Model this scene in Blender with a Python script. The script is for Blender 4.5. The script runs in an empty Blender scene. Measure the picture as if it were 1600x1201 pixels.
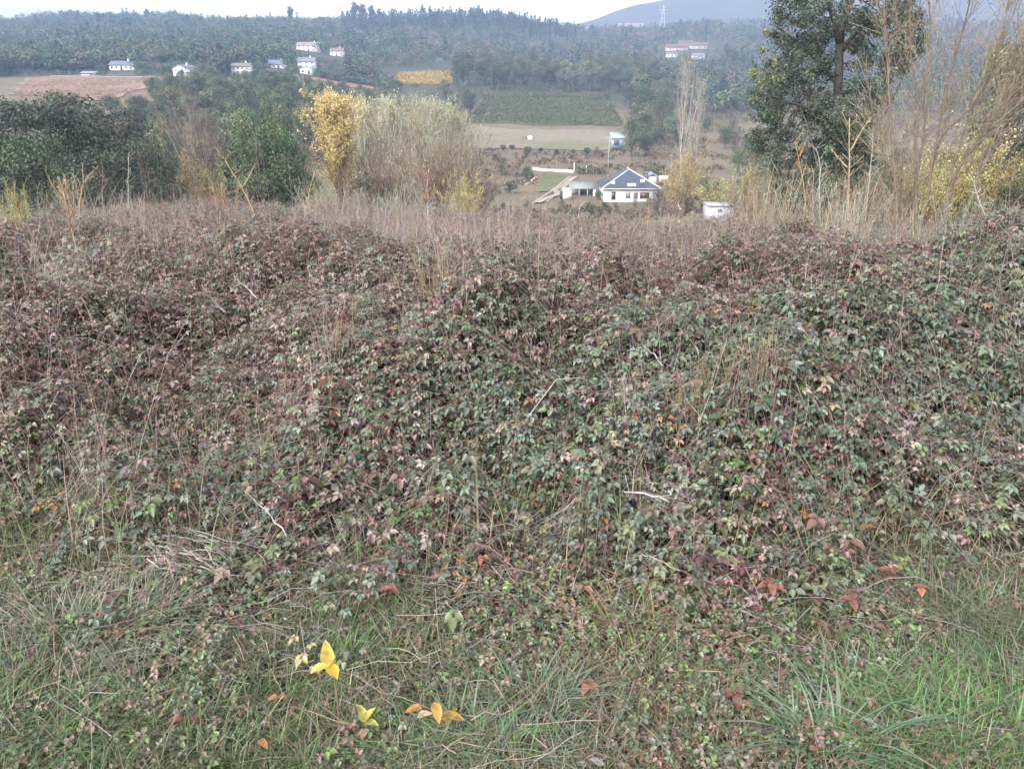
import bpy, math, random
import numpy as np
from mathutils import Vector

random.seed(7)
RNG = np.random.default_rng(7)
SC = bpy.context.scene
COL = SC.collection
EYE = 1.6
FPX = 1250.0
PITCH = math.radians(21.4)
CP, SP = math.cos(PITCH), math.sin(PITCH)

# ------------------------------------------------------------------ camera maths (used only to choose world positions)
def ray(px, row):
    u = (px - 800.0) / FPX
    v = (600.5 - row) / FPX
    return np.array([u, CP + v * SP, -SP + v * CP])

def at(px, row, Y):
    d = ray(px, row)
    return np.array([0, 0, EYE]) + d * (Y / d[1])

def zrow(row, Y):
    v = (600.5 - row) / FPX
    return EYE + Y * (-SP + v * CP) / (CP + v * SP)

def msize(row, Y):                       # metres per photo pixel at that depth
    v = (600.5 - row) / FPX
    return Y / (CP + v * SP) / FPX

def xpos(px, row, Y):
    return (px - 800.0) * msize(row, Y)

# ------------------------------------------------------------------ noise
def _hash(ix, iy, s):
    n = (ix * 374761393 + iy * 668265263 + s * 1442695041).astype(np.int64) & 0x7fffffff
    n = ((n ^ (n >> 13)) * 1274126177) & 0x7fffffff
    n = (n ^ (n >> 16)) & 0x7fffffff
    return n / 2147483647.0

def vnoise(x, y, s=0):
    x = np.asarray(x, float); y = np.asarray(y, float)
    ix = np.floor(x).astype(np.int64); iy = np.floor(y).astype(np.int64)
    fx = x - ix; fy = y - iy
    fx = fx * fx * (3 - 2 * fx); fy = fy * fy * (3 - 2 * fy)
    a = _hash(ix, iy, s); b = _hash(ix + 1, iy, s); c = _hash(ix, iy + 1, s); d = _hash(ix + 1, iy + 1, s)
    return (a * (1 - fx) + b * fx) * (1 - fy) + (c * (1 - fx) + d * fx) * fy

def fbm(x, y, s=0, o=3):
    t = 0; a = .5; f = 1.0; n = 0
    for k in range(o):
        t = t + a * vnoise(x * f + 17.3 * k, y * f - 9.1 * k, s + k); n += a; a *= .5; f *= 2.03
    return t / n

# ------------------------------------------------------------------ terrain and bramble height tables
DG = np.concatenate([np.linspace(0, 30, 301), np.geomspace(30.3, 4000, 900)])

def column(pts, rows=True):
    return np.interp(DG, [p[0] for p in pts], [p[1] for p in pts])

NEAR = [(0, 0), (2.6, 0), (4, -.05), (8, -.5), (13, -1.15), (20, -2.1), (24, -3.0), (40, -6.4), (80, -13.2), (120, -19.8)]
def far(lst):
    return NEAR + [(Y, zrow(r, Y)) for Y, r in lst]
TCOLS = [
    (-500, far([(180, 236), (300, 170), (420, 125), (600, 88), (900, 52), (1050, 44), (1300, 60), (1880, 90), (2600, 95)])),
    (0,    far([(180, 236), (300, 167), (425, 121), (600, 88), (900, 54), (1050, 45), (1300, 62), (1880, 90), (2600, 95)])),
    (230,  far([(180, 240), (300, 167), (425, 121), (600, 86), (900, 46), (1050, 34), (1300, 55), (1880, 90), (2600, 95)])),
    (420,  far([(180, 245), (300, 172), (420, 122), (470, 113), (600, 88), (900, 48), (1050, 36), (1300, 55), (1880, 90), (2600, 95)])),
    (600,  far([(180, 285), (250, 225), (330, 178), (440, 140), (500, 133), (600, 114), (800, 70), (1050, 34), (1300, 50), (1880, 90), (2600, 95)])),
    (740,  far([(165, 331), (250, 255), (300, 231), (345, 201), (450, 160), (500, 138), (600, 114), (800, 80), (1050, 40), (1300, 60), (1880, 80), (2600, 95)])),
    (860,  far([(165, 331), (230, 266), (300, 233), (352, 201), (480, 150), (560, 134), (800, 92), (1100, 55), (1400, 58), (1650, 70), (1950, 38), (2600, 60)])),
    (1000, far([(165, 331), (230, 266), (300, 233), (352, 201), (480, 150), (560, 134), (800, 96), (1200, 58), (1500, 48), (1650, 50), (1950, 4), (2600, 20)])),
    (1100, far([(110, 338), (165, 331), (230, 270), (320, 225), (480, 165), (640, 118), (800, 88), (1200, 55), (1500, 45), (1650, 46), (1950, -12), (2600, 0)])),
    (1250, far([(165, 331), (250, 262), (350, 215), (500, 152), (700, 98), (1000, 66), (1400, 45), (1600, 40), (1950, -32), (2600, -20)])),
    (1600, far([(165, 331), (250, 262), (350, 215), (500, 152), (700, 98), (1000, 66), (1400, 45), (1600, 36), (1950, -25), (2600, -20)])),
    (2100, far([(165, 331), (250, 262), (350, 215), (500, 152), (700, 98), (1000, 66), (1400, 50), (1950, 10), (2600, 20)])),
]
TC = np.array([(c - 800) / FPX / 1.06 for c, _ in TCOLS])
TZ = np.array([column(p) for _, p in TCOLS])
_k = np.hanning(25); _k /= _k.sum()
for i in range(len(TZ)):
    s = np.convolve(np.pad(TZ[i], 12, mode='edge'), _k, mode='valid')
    w = np.clip((DG - 26) / 12, 0, 1)
    TZ[i] = TZ[i] * (1 - w) + s * w

BCOLS = [   # top of the bramble thicket, by depth
    (-300, [(1.9, .0), (2.4, .04), (3.0, .16), (3.6, .28), (4.2, .36), (5, .36), (6, .27), (8, .0), (10, -.3), (13, -.72), (16, -1.15), (20, -1.75), (26, -3.2)]),
    (0,   [(1.9, .0), (2.4, .04), (3.0, .16), (3.6, .28), (4.2, .38), (5, .38), (6, .30), (8, .05), (10, -.22), (13, -.65), (16, -1.1), (20, -1.65), (26, -3.1)]),
    (250, [(1.9, .0), (2.4, .03), (3.0, .14), (3.6, .30), (4.2, .42), (5, .42), (6, .34), (8, .10), (10, -.15), (13, -.5), (16, -.88), (20, -1.36), (26, -3.1)]),
    (500, [(1.9, .0), (2.4, .04), (3.0, .20), (3.6, .38), (4.2, .49), (5, .44), (6, .32), (8, .05), (10, -.2), (13, -.56), (16, -.94), (20, -1.42), (26, -3.0)]),
    (800, [(1.9, .0), (2.3, .05), (2.8, .20), (3.2, .38), (3.7, .52), (4.2, .56), (5, .44), (6, .28), (8, .0), (10, -.25), (13, -.65), (16, -1.05), (20, -1.6), (26, -3.0)]),
    (1000, [(1.9, .0), (2.3, .06), (2.7, .22), (3.1, .38), (3.7, .48), (4.2, .50), (5, .40), (6, .26), (8, -.02), (10, -.3), (13, -.74), (16, -1.2), (20, -1.8), (26, -3.0)]),
    (1200, [(1.9, .0), (2.3, .08), (2.7, .26), (3.1, .42), (3.7, .53), (4.3, .57), (5, .46), (6, .30), (8, .05), (10, -.2), (13, -.62), (16, -1.08), (20, -1.68), (26, -3.0)]),
    (1350, [(1.9, .0), (2.3, .08), (2.7, .26), (3.1, .43), (3.7, .54), (4.4, .58), (5, .48), (6, .26), (8, -.1), (10, -.42), (13, -.9), (16, -1.4), (20, -2.1), (26, -3.0)]),
    (1600, [(1.9, .0), (2.3, .06), (2.7, .24), (3.1, .40), (3.7, .54), (4.4, .58), (5.2, .50), (6, .34), (8, -.06), (10, -.42), (13, -.85), (16, -1.4), (20, -2.1), (26, -3.0)]),
    (1900, [(1.9, .0), (2.3, .06), (2.7, .24), (3.1, .42), (3.7, .54), (4.4, .58), (5.2, .52), (6, .38), (8, -.02), (10, -.40), (13, -.85), (16, -1.4), (20, -2.1), (26, -3.0)]),
]
BC = np.array([(c - 800) / FPX / 0.98 for c, _ in BCOLS])
BZ = np.array([column(p) for _, p in BCOLS])

def lookup(C, Z, c, D):
    c = np.clip(c, C[0], C[-1])
    i = np.clip(np.searchsorted(C, c) - 1, 0, len(C) - 2)
    t = (c - C[i]) / (C[i + 1] - C[i]); t = t * t * (3 - 2 * t)
    j = np.clip(np.searchsorted(DG, D) - 1, 0, len(DG) - 2)
    s = np.clip((D - DG[j]) / (DG[j + 1] - DG[j]), 0, 1)
    return (Z[i, j] * (1 - s) + Z[i, j + 1] * s) * (1 - t) + (Z[i + 1, j] * (1 - s) + Z[i + 1, j + 1] * s) * t

def tcoords(X, Y):
    D = np.where(Y >= 0, np.maximum(Y, np.abs(X)), np.maximum(np.abs(X) - np.abs(Y), 0))
    c = np.clip(X / np.maximum(Y, .01), -1.2, 1.2)
    c = np.where(D < .01, 0, c)
    return c, D

def zt(X, Y):
    X = np.asarray(X, float); Y = np.asarray(Y, float)
    c, D = tcoords(X, Y)
    z = lookup(TC, TZ, c, D)
    z = z + (fbm(X * 1.1, Y * 1.1, 5) - .5) * .10 * np.clip(D / 1.5, 0.2, 1)
    w = np.clip((D - 30) / 60, 0, 1)
    z = z + w * (fbm(X / 28, Y / 28, 11) - .5) * 1.6
    w2 = np.clip((D - 550) / 600, 0, 1)
    z = z + w2 * (fbm(X / 190, Y / 190, 21, 4) - .5) * 34
    return z

def ht(X, Y):                            # bramble canopy top
    X = np.asarray(X, float); Y = np.asarray(Y, float)
    c, _ = tcoords(X, Y); D = np.maximum(np.maximum(Y, .5 * np.abs(X)), 0)
    z = lookup(BC, BZ, c, D) - np.clip((D - 5) / 14, 0, 1) * .30
    w = np.clip((D - 2.1) / .9, 0, 1)
    l1 = fbm(X * 1.5, Y * 1.5, 31, 2) - .5
    l2 = fbm(X * 3.8, Y * 3.8, 37, 2) - .5
    l0 = fbm(X * .33, Y * .33, 29, 2) - .5
    l3 = fbm(X * 8.5, Y * 8.5, 39, 1) - .5
    return z + w * (l1 * .52 + l2 * .30 + l3 * .05) + l0 * .5 * np.clip((D - 6) / 6, 0, 1)

def hit(px, row, up=0.0):
    d = ray(px, row); o = np.array([0, 0, EYE])
    t = np.linspace(1.2, 30, 2400)
    P = o + d * t[:, None]
    g = np.maximum(ht(P[:, 0], P[:, 1]), zt(P[:, 0], P[:, 1])) + up
    k = np.argmax(P[:, 2] < g)
    return P[k]

# ------------------------------------------------------------------ mesh helpers
class MB:
    def __init__(self): self.V = []; self.F = []; self.C = []; self.n = 0
    def add(self, V, F, C):
        V = np.asarray(V, np.float32).reshape(-1, 3)
        F = np.asarray(F, np.int32)
        C = np.asarray(C, np.float32)
        if C.ndim == 1: C = np.tile(C, (len(V), 1))
        self.V.append(V); self.F.append(F + self.n); self.C.append(C); self.n += len(V)
    def build(self, name, mat, parent=None, smooth=False, loc=None):
        V = np.concatenate(self.V); C = np.concatenate(self.C)
        me = bpy.data.meshes.new(name)
        me.vertices.add(len(V)); me.vertices.foreach_set('co', V.ravel())
        nl = sum(f.size for f in self.F); nf = sum(len(f) for f in self.F)
        me.loops.add(nl); me.polygons.add(nf)
        me.loops.foreach_set('vertex_index', np.concatenate([f.ravel() for f in self.F]).astype(np.int32))
        sizes = np.concatenate([np.full(len(f), f.shape[1], np.int32) for f in self.F])
        starts = np.concatenate([[0], np.cumsum(sizes)[:-1]]).astype(np.int32)
        me.polygons.foreach_set('loop_start', starts)
        if smooth: me.polygons.foreach_set('use_smooth', np.ones(nf, bool))
        me.update(calc_edges=True)
        at_ = me.color_attributes.new('Col', 'FLOAT_COLOR', 'POINT')
        at_.data.foreach_set('color', np.hstack([C, np.ones((len(C), 1), np.float32)]).ravel())
        me.materials.append(mat)
        o = bpy.data.objects.new(name, me); COL.objects.link(o)
        if parent is not None: o.parent = parent
        if loc is not None: o.location = loc
        return o

def unit(a):
    a = np.asarray(a, float)
    return a / np.maximum(np.linalg.norm(a, axis=-1, keepdims=True), 1e-9)

def tubes(mb, P, R, n, C):
    """P (N,K,3) paths, R (N,K) radii, n sides, C (N,3) colours"""
    P = np.asarray(P, float); R = np.asarray(R, float)
    N, K, _ = P.shape
    T = np.empty_like(P); T[:, 1:-1] = P[:, 2:] - P[:, :-2]; T[:, 0] = P[:, 1] - P[:, 0]; T[:, -1] = P[:, -1] - P[:, -2]
    T = unit(T)
    ref = np.where(np.abs(T[:, :1, 2:]) > .8, np.array([[[1., 0, 0]]]), np.array([[[0, 0, 1.]]]))
    A = unit(np.cross(T, np.broadcast_to(ref, T.shape))); B = np.cross(T, A)
    ang = np.arange(n) / n * 2 * math.pi
    V = P[:, :, None] + R[:, :, None, None] * (A[:, :, None] * np.cos(ang)[:, None] + B[:, :, None] * np.sin(ang)[:, None])
    idx = np.arange(N * K * n).reshape(N, K, n)
    a = idx[:, :-1]; b = idx[:, 1:]
    F = np.stack([a, np.roll(a, -1, 2), np.roll(b, -1, 2), b], -1).reshape(-1, 4)
    C = np.asarray(C, float)
    if C.ndim == 1: C = np.tile(C, (N, 1))
    mb.add(V.reshape(-1, 3), F, np.repeat(C, K * n, 0))
    if n > 3:                                # close the ends of the thick ones
        caps = np.concatenate([idx[:, 0, ::-1], idx[:, -1]])
        mb.F.append((caps + (mb.n - N * K * n)).astype(np.int32))

def frame(Nrm, Dr):
    N = unit(Nrm); D = unit(Dr - N * np.sum(Dr * N, -1, keepdims=True)); S = np.cross(N, D)
    return N, D, S

def cards(mb, P, Nrm, Dr, L, W, C, tpl, jit=None):
    """stamp a leaf template at many places"""
    TV, TF = tpl
    N, D, S = frame(Nrm, Dr)
    L = np.asarray(L, float).reshape(-1, 1, 1); W = np.asarray(W, float).reshape(-1, 1, 1)
    V = P[:, None] + L * TV[None, :, :1] * D[:, None] + W * TV[None, :, 1:2] * S[:, None] + L * TV[None, :, 2:] * N[:, None]
    n = len(P); k = len(TV)
    F = (np.arange(n)[:, None, None] * k + TF[None]).reshape(-1, TF.shape[1])
    mb.add(V.reshape(-1, 3), F, np.repeat(C, k, 0))

LEAFLET = np.array([(0, 0, 0), (.30, .36, .13), (.66, .27, .07), (1, 0, -.20), (.66, -.27, .07), (.30, -.36, .13)])
LEAFLET_F = np.array([(0, 1, 2, 3), (0, 3, 4, 5)])
DIAMOND = np.array([(0, 0, 0), (.5, .42, .08), (1, 0, -.05), (.5, -.42, .08)])
DIAMOND_F = np.array([(0, 1, 2, 3)])

def compound(leaflet, faces, spec):
    V = []; F = []; n = 0
    for ang, off, sc, droop in spec:
        c, s = math.cos(math.radians(ang)), math.sin(math.radians(ang))
        p = leaflet * sc; x = p[:, 0] + off
        V.append(np.stack([x * c - p[:, 1] * s, x * s + p[:, 1] * c, p[:, 2] - droop * x], 1)); F.append(faces + n); n += len(p)
    return np.concatenate(V), np.concatenate(F)
LEAF3 = compound(LEAFLET, LEAFLET_F, [(0, .18, .62, .15), (72, .03, .50, .25), (-70, .03, .52, .22)])
LEAF5 = compound(LEAFLET, LEAFLET_F, [(0, .16, .60, .1), (58, .05, .52, .2), (-60, .05, .50, .25), (118, .0, .36, .3), (-115, .0, .38, .3)])
LEAF3F = compound(DIAMOND, DIAMOND_F, [(0, .1, .65, .15), (75, .0, .52, .25), (-75, .0, .55, .2)])
LEAF1 = (LEAFLET, LEAFLET_F)
LEAFD = (DIAMOND, DIAMOND_F)
LEAFC = (np.array([(0, 0, 0), (.45, .5, .14), (1, .12, -.10), (.55, -.5, .10)]), DIAMOND_F)

def blades(mb, P, az, H, bend, Wd, C, K=5, lean=None):
    """grass blades: arching ribbons with a crease-free taper"""
    n = len(P); t = np.linspace(0, 1, K)
    out = np.stack([np.cos(az), np.sin(az), np.zeros(n)], 1)
    side = np.stack([-np.sin(az), np.cos(az), np.zeros(n)], 1)
    ln = np.zeros(n) if lean is None else lean
    r = (ln[:, None] * t + bend[:, None] * t ** 2.2) * H[:, None]
    h = H[:, None] * (t - .55 * np.minimum(bend[:, None], 1.4) * t ** 2.6)
    c = P[:, None] + out[:, None] * r[..., None]; c[..., 2] += h
    w = Wd[:, None] * (1 - t ** 1.7 * .96) * .5
    V = np.stack([c - side[:, None] * w[..., None], c + side[:, None] * w[..., None]], 2)
    idx = np.arange(n * K * 2).reshape(n, K, 2)
    F = np.stack([idx[:, :-1, 0], idx[:, :-1, 1], idx[:, 1:, 1], idx[:, 1:, 0]], -1).reshape(-1, 4)
    mb.add(V.reshape(-1, 3), F, np.repeat(C, K * 2, 0))

def pick(rng, n, pal, wts, var=.22, u=None):
    pal = np.asarray(pal, float); w = np.asarray(wts, float)
    if w.ndim == 1:
        k = rng.choice(len(pal), n, p=w / w.sum())
    else:
        w = w / w.sum(1, keepdims=True); cs = np.cumsum(w, 1)
        q = rng.random(n) if u is None else u
        k = np.minimum((q[:, None] > cs).sum(1), len(pal) - 1)
    c = pal[k] * (1 + rng.normal(0, var, (n, 1))) * (1 + rng.normal(0, .07, (n, 3)))
    return np.clip(c, .008, .9)

def rdir(rng, n):
    return unit(rng.normal(0, 1, (n, 3)))

def box(mb, x0, x1, y0, y1, z0, z1, C):
    V = [(x0, y0, z0), (x1, y0, z0), (x1, y1, z0), (x0, y1, z0), (x0, y0, z1), (x1, y0, z1), (x1, y1, z1), (x0, y1, z1)]
    mb.add(V, [(0, 3, 2, 1), (4, 5, 6, 7), (0, 1, 5, 4), (1, 2, 6, 5), (2, 3, 7, 6), (3, 0, 4, 7)], np.array(C, float))

def tag(o, label=None, cat=None, group=None, kind=None):
    if label: o['label'] = label
    if cat: o['category'] = cat
    if group: o['group'] = group
    if kind: o['kind'] = kind
    return o

def empty(name, loc, rz=0.0, **k):
    o = bpy.data.objects.new(name, None); COL.objects.link(o)
    o.location = [float(v) for v in loc]; o.rotation_euler = (0, 0, rz); o.empty_display_size = .3
    return tag(o, **k)

def copy_tree(o, parent=None):
    c = o.copy(); COL.objects.link(c)
    if parent is not None: c.parent = parent
    for ch in list(o.children): copy_tree(ch, c)
    return c

# ------------------------------------------------------------------ materials
def new_mat(name):
    m = bpy.data.materials.new(name); m.use_nodes = True
    nt = m.node_tree; nt.nodes.clear()
    return m, nt, nt.nodes, nt.links

def leaf_mat(name, rough=.5, transl=.25, objvar=False, spec=.5, nscale=30, namp=.3):
    m, nt, N, L = new_mat(name)
    out = N.new('ShaderNodeOutputMaterial'); bs = N.new('ShaderNodeBsdfPrincipled')
    a = N.new('ShaderNodeAttribute'); a.attribute_name = 'Col'
    hs = N.new('ShaderNodeHueSaturation'); L.new(a.outputs['Color'], hs.inputs['Color'])
    tc = N.new('ShaderNodeTexCoord'); no = N.new('ShaderNodeTexNoise'); no.inputs['Scale'].default_value = nscale
    L.new(tc.outputs['Object'], no.inputs['Vector'])
    mr = N.new('ShaderNodeMapRange'); mr.inputs['To Min'].default_value = 1 - namp; mr.inputs['To Max'].default_value = 1 + namp
    L.new(no.outputs['Fac'], mr.inputs['Value'])
    if objvar:
        oi = N.new('ShaderNodeObjectInfo')
        mh = N.new('ShaderNodeMapRange'); mh.inputs['To Min'].default_value = .475; mh.inputs['To Max'].default_value = .52
        L.new(oi.outputs['Random'], mh.inputs['Value']); L.new(mh.outputs[0], hs.inputs['Hue'])
        wn = N.new('ShaderNodeTexWhiteNoise'); wn.noise_dimensions = '1D'; L.new(oi.outputs['Random'], wn.inputs['W'])
        mv = N.new('ShaderNodeMapRange'); mv.inputs['To Min'].default_value = .7; mv.inputs['To Max'].default_value = 1.3
        L.new(wn.outputs['Value'], mv.inputs['Value'])
        mm = N.new('ShaderNodeMath'); mm.operation = 'MULTIPLY'; L.new(mv.outputs[0], mm.inputs[0]); L.new(mr.outputs[0], mm.inputs[1])
        L.new(mm.outputs[0], hs.inputs['Value'])
    else:
        L.new(mr.outputs[0], hs.inputs['Value'])
    L.new(hs.outputs[0], bs.inputs['Base Color'])
    bs.inputs['Roughness'].default_value = rough; bs.inputs['Specular IOR Level'].default_value = spec
    tr = N.new('ShaderNodeBsdfTranslucent'); L.new(hs.outputs[0], tr.inputs['Color'])
    mx = N.new('ShaderNodeMixShader'); mx.inputs[0].default_value = transl
    L.new(bs.outputs[0], mx.inputs[1]); L.new(tr.outputs[0], mx.inputs[2]); L.new(mx.outputs[0], out.inputs['Surface'])
    return m

def surf_mat(name, rough=.85, nscale=4.0, namp=.25, bump=.3, spec=.3, base=None, detail=6, stain=None):
    """vertex colour (or base colour) broken up by two noises"""
    m, nt, N, L = new_mat(name)
    out = N.new('ShaderNodeOutputMaterial'); bs = N.new('ShaderNodeBsdfPrincipled')
    if base is None:
        a = N.new('ShaderNodeAttribute'); a.attribute_name = 'Col'; src = a.outputs['Color']
    else:
        a = N.new('ShaderNodeRGB'); a.outputs[0].default_value = (*base, 1); src = a.outputs[0]
    tc = N.new('ShaderNodeTexCoord')
    no = N.new('ShaderNodeTexNoise'); no.inputs['Scale'].default_value = nscale; no.inputs['Detail'].default_value = detail; no.inputs['Roughness'].default_value = .65
    L.new(tc.outputs['Object'], no.inputs['Vector'])
    mr = N.new('ShaderNodeMapRange'); mr.inputs['From Min'].default_value = .25; mr.inputs['From Max'].default_value = .75
    mr.inputs['To Min'].default_value = 1 - namp; mr.inputs['To Max'].default_value = 1 + namp; L.new(no.outputs['Fac'], mr.inputs['Value'])
    hs = N.new('ShaderNodeHueSaturation'); L.new(src, hs.inputs['Color']); L.new(mr.outputs[0], hs.inputs['Value'])
    c = hs.outputs[0]
    if stain:
        n2 = N.new('ShaderNodeTexNoise'); n2.inputs['Scale'].default_value = nscale * .21; n2.inputs['Detail'].default_value = 4; L.new(tc.outputs['Object'], n2.inputs['Vector'])
        cr = N.new('ShaderNodeMapRange'); cr.inputs['From Min'].default_value = .48; cr.inputs['From Max'].default_value = .68; L.new(n2.outputs['Fac'], cr.inputs['Value'])
        mx = N.new('ShaderNodeMix'); mx.data_type = 'RGBA'; mx.inputs[7].default_value = (*stain, 1)
        ml = N.new('ShaderNodeMath'); ml.operation = 'MULTIPLY'; ml.inputs[1].default_value = .6; L.new(cr.outputs[0], ml.inputs[0])
        L.new(ml.outputs[0], mx.inputs[0]); L.new(c, mx.inputs[6]); c = mx.outputs[2]
    L.new(c, bs.inputs['Base Color'])
    bs.inputs['Roughness'].default_value = rough; bs.inputs['Specular IOR Level'].default_value = spec
    if bump:
        b = N.new('ShaderNodeBump'); b.inputs['Strength'].default_value = bump; b.inputs['Distance'].default_value = .05
        L.new(no.outputs['Fac'], b.inputs['Height']); L.new(b.outputs[0], bs.inputs['Normal'])
    L.new(bs.outputs[0], out.inputs['Surface'])
    return m

M_BRAMBLE = leaf_mat('bramble_leaf', .44, .18, nscale=60, namp=.35, spec=.6)
M_GRASS = leaf_mat('grass_blade', .5, .3, nscale=25, namp=.25)
M_CANE = surf_mat('dead_cane', .7, 40, .3, 0)
M_TREELEAF = leaf_mat('tree_leaf', .55, .25, True, nscale=.6, namp=.3)
M_BIGLEAF = leaf_mat('near_tree_leaf', .5, .22, False, nscale=1.2, namp=.3)
M_FARLEAF = leaf_mat('far_wood_leaf', .7, .15, False, nscale=.03, namp=.3, spec=.2)
M_BARK = surf_mat('bark', .85, 9, .35, .5)
M_GROUND = surf_mat('soil_and_meadow', .95, .9, .35, .4, spec=.1, detail=10)
M_FIELD = surf_mat('field_soil', .95, .5, .22, .3, spec=.1, detail=10)
M_WALL = surf_mat('painted_render', .8, .9, .10, .1, stain=(.42, .41, .39))
M_SLATE = surf_mat('slate_roof', .6, 5, .3, .3, spec=.4)
M_TILE = surf_mat('clay_tile_roof', .8, 3, .3, .3)
M_STONE = surf_mat('stone_masonry', .9, 2.5, .3, .5)
M_GLASS = surf_mat('window_glass', .12, 2, .2, 0, spec=.6)
M_METAL = surf_mat('galvanised_metal', .5, 3, .15, 0, spec=.5)
M_WOOD = surf_mat('weathered_wood', .8, 6, .3, .2)
M_PLASTIC = surf_mat('white_plastic', .5, 3, .1, 0)

# ------------------------------------------------------------------ ground sheet
def meadow_colour(X, Y):
    c, D = tcoords(X, Y)
    n = fbm(X / 9, Y / 9, 41, 4)[..., None]; n2 = fbm(X / 45, Y / 45, 47, 3)[..., None]
    soil = np.array([.060, .047, .038]); litter = np.array([.13, .105, .07]); gr = np.array([.085, .095, .040])
    tan = np.array([.22, .165, .115]); brown = np.array([.135, .098, .078])
    nearc = soil + (litter - soil) * fbm(X * 2.2, Y * 2.2, 43, 4)[..., None]
    farc = gr * (1 - n) + tan * n
    t = np.clip((n2 - .42) * 5, 0, 1); farc = farc * (1 - t) + (.5 * brown + .5 * farc) * t
    w = np.clip((D - 18) / 20, 0, 1)[..., None]
    out = nearc * (1 - w) + farc * w
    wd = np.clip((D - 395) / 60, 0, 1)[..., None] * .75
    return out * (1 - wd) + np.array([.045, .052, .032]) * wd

def ground():
    D = np.concatenate([np.geomspace(.5, 30, 110), np.geomspace(31, 110, 60), np.linspace(113, 700, 196), np.geomspace(712, 2400, 70)])
    f = np.linspace(-1, 1, 221); s = np.linspace(-1, 1, 31)[:-1]
    loop = np.concatenate([np.stack([-np.ones(30), s], 1), np.stack([f, np.ones(221)], 1), np.stack([np.ones(30), s[::-1]], 1)[0:], np.stack([np.linspace(.98, -.98, 25), -np.ones(25)], 1)])
    P = D[:, None, None] * loop[None]
    X, Y = P[..., 0], P[..., 1]
    Z = zt(X, Y)
    V = np.stack([X, Y, Z], -1); n, k = X.shape
    idx = np.arange(n * k).reshape(n, k)
    F = np.stack([idx[:-1], np.roll(idx[:-1], -1, 1), np.roll(idx[1:], -1, 1), idx[1:]], -1).reshape(-1, 4)[:, ::-1]
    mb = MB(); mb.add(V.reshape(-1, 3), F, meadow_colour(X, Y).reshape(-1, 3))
    mb.F.append(idx[0][None].astype(np.int32))
    return tag(mb.build('ground', M_GROUND, smooth=True), kind='structure')
ground()

def draped(name, corners, lift, colour, mat, step=3.0, kind='structure'):
    """a field: four corners given as (px,row,Y) seen on the ground, laid on the terrain"""
    q = np.array([[xpos(p, r, Y), Y] for p, r, Y in corners])
    n1 = int(max(np.linalg.norm(q[1] - q[0]), np.linalg.norm(q[2] - q[3])) / step) + 2
    n2 = int(max(np.linalg.norm(q[3] - q[0]), np.linalg.norm(q[2] - q[1])) / step) + 2
    a = np.linspace(0, 1, n1)[:, None, None]; b = np.linspace(0, 1, n2)[None, :, None]
    p = (q[0] * (1 - a) + q[1] * a) * (1 - b) + (q[3] * (1 - a) + q[2] * a) * b
    ed = np.minimum(np.minimum(a, 1 - a), np.minimum(b, 1 - b))
    p = p + (ed < .001) * (np.stack([vnoise(p[..., 0] * .13, p[..., 1] * .13, 3), vnoise(p[..., 0] * .13, p[..., 1] * .13, 8)], -1) - .5) * step * 1.6
    X, Y = p[..., 0], p[..., 1]; Z = zt(X, Y) + lift
    idx = np.arange(n1 * n2).reshape(n1, n2)
    F = np.stack([idx[:-1, :-1], idx[1:, :-1], idx[1:, 1:], idx[:-1, 1:]], -1).reshape(-1, 4)
    mb = MB(); mb.add(np.stack([X, Y, Z], -1).reshape(-1, 3), F, colour(X, Y).reshape(-1, 3))
    return tag(mb.build(name, mat, smooth=True), kind=kind)

def two(c1, c2, sc, s):
    def f(X, Y):
        t = np.clip((fbm(X / sc, Y / sc, s, 4)[..., None] - .35) * 3.3, 0, 1)
        return np.array(c1) * (1 - t) + np.array(c2) * t
    return f
draped('brown_field', [(18, 150, 335), (175, 170, 318), (258, 121, 424), (40, 121, 424)], .25, two((.255, .17, .115), (.20, .145, .095), 14, 61), M_FIELD)
draped('mown_field', [(690, 238, 292), (985, 238, 292), (960, 203, 348), (700, 203, 348)], .25, two((.205, .17, .13), (.155, .145, .085), 18, 62), M_FIELD)
draped('vineyard_soil', [(725, 198, 360), (975, 198, 360), (950, 150, 478), (760, 153, 476)], .25, two((.14, .13, .07), (.09, .105, .045), 16, 63), M_FIELD)
draped('yellow_field', [(622, 133, 500), (706, 131, 520), (708, 114, 600), (622, 116, 590)], .3, two((.40, .28, .075), (.34, .22, .06), 12, 64), M_FIELD)
draped('lawn', [(838, 300, 190), (893, 300, 190), (893, 270, 222), (850, 266, 228)], .2, two((.14, .135, .075), (.105, .115, .05), 8, 65), M_FIELD, 2)
draped('ochre_verge', [(490, 122, 430), (585, 124, 432), (580, 114, 470), (490, 113, 470)], .3, two((.28, .15, .08), (.2, .14, .07), 12, 66), M_FIELD)
draped('driveway', [(838, 318, 172), (852, 318, 172), (900, 272, 218), (893, 272, 218)], .3, two((.33, .27, .22), (.26, .22, .18), 5, 67), M_FIELD, 2)
draped('footpath', [(1056, 330, 160), (1062, 330, 160), (1042, 276, 214), (1037, 276, 214)], .3, two((.42, .36, .26), (.36, .31, .22), 5, 68), M_FIELD, 2)

# ------------------------------------------------------------------ bramble thicket
G_DK = (.072, .098, .058); G_GREY = (.128, .146, .104); G_BLUE = (.094, .120, .084); G_BRT = (.105, .150, .055); OLIVE = (.105, .100, .045)
RBR = (.135, .078, .062); PBR = (.245, .185, .165); TANL = (.28, .21, .14); DRED = (.095, .044, .040); ORG = (.27, .13, .06); YEL = (.42, .31, .06); PALE = (.33, .29, .26)
PAL = [G_DK, G_BLUE, G_GREY, G_BRT, OLIVE, RBR, DRED, PBR, TANL, ORG, YEL, PALE]

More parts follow.
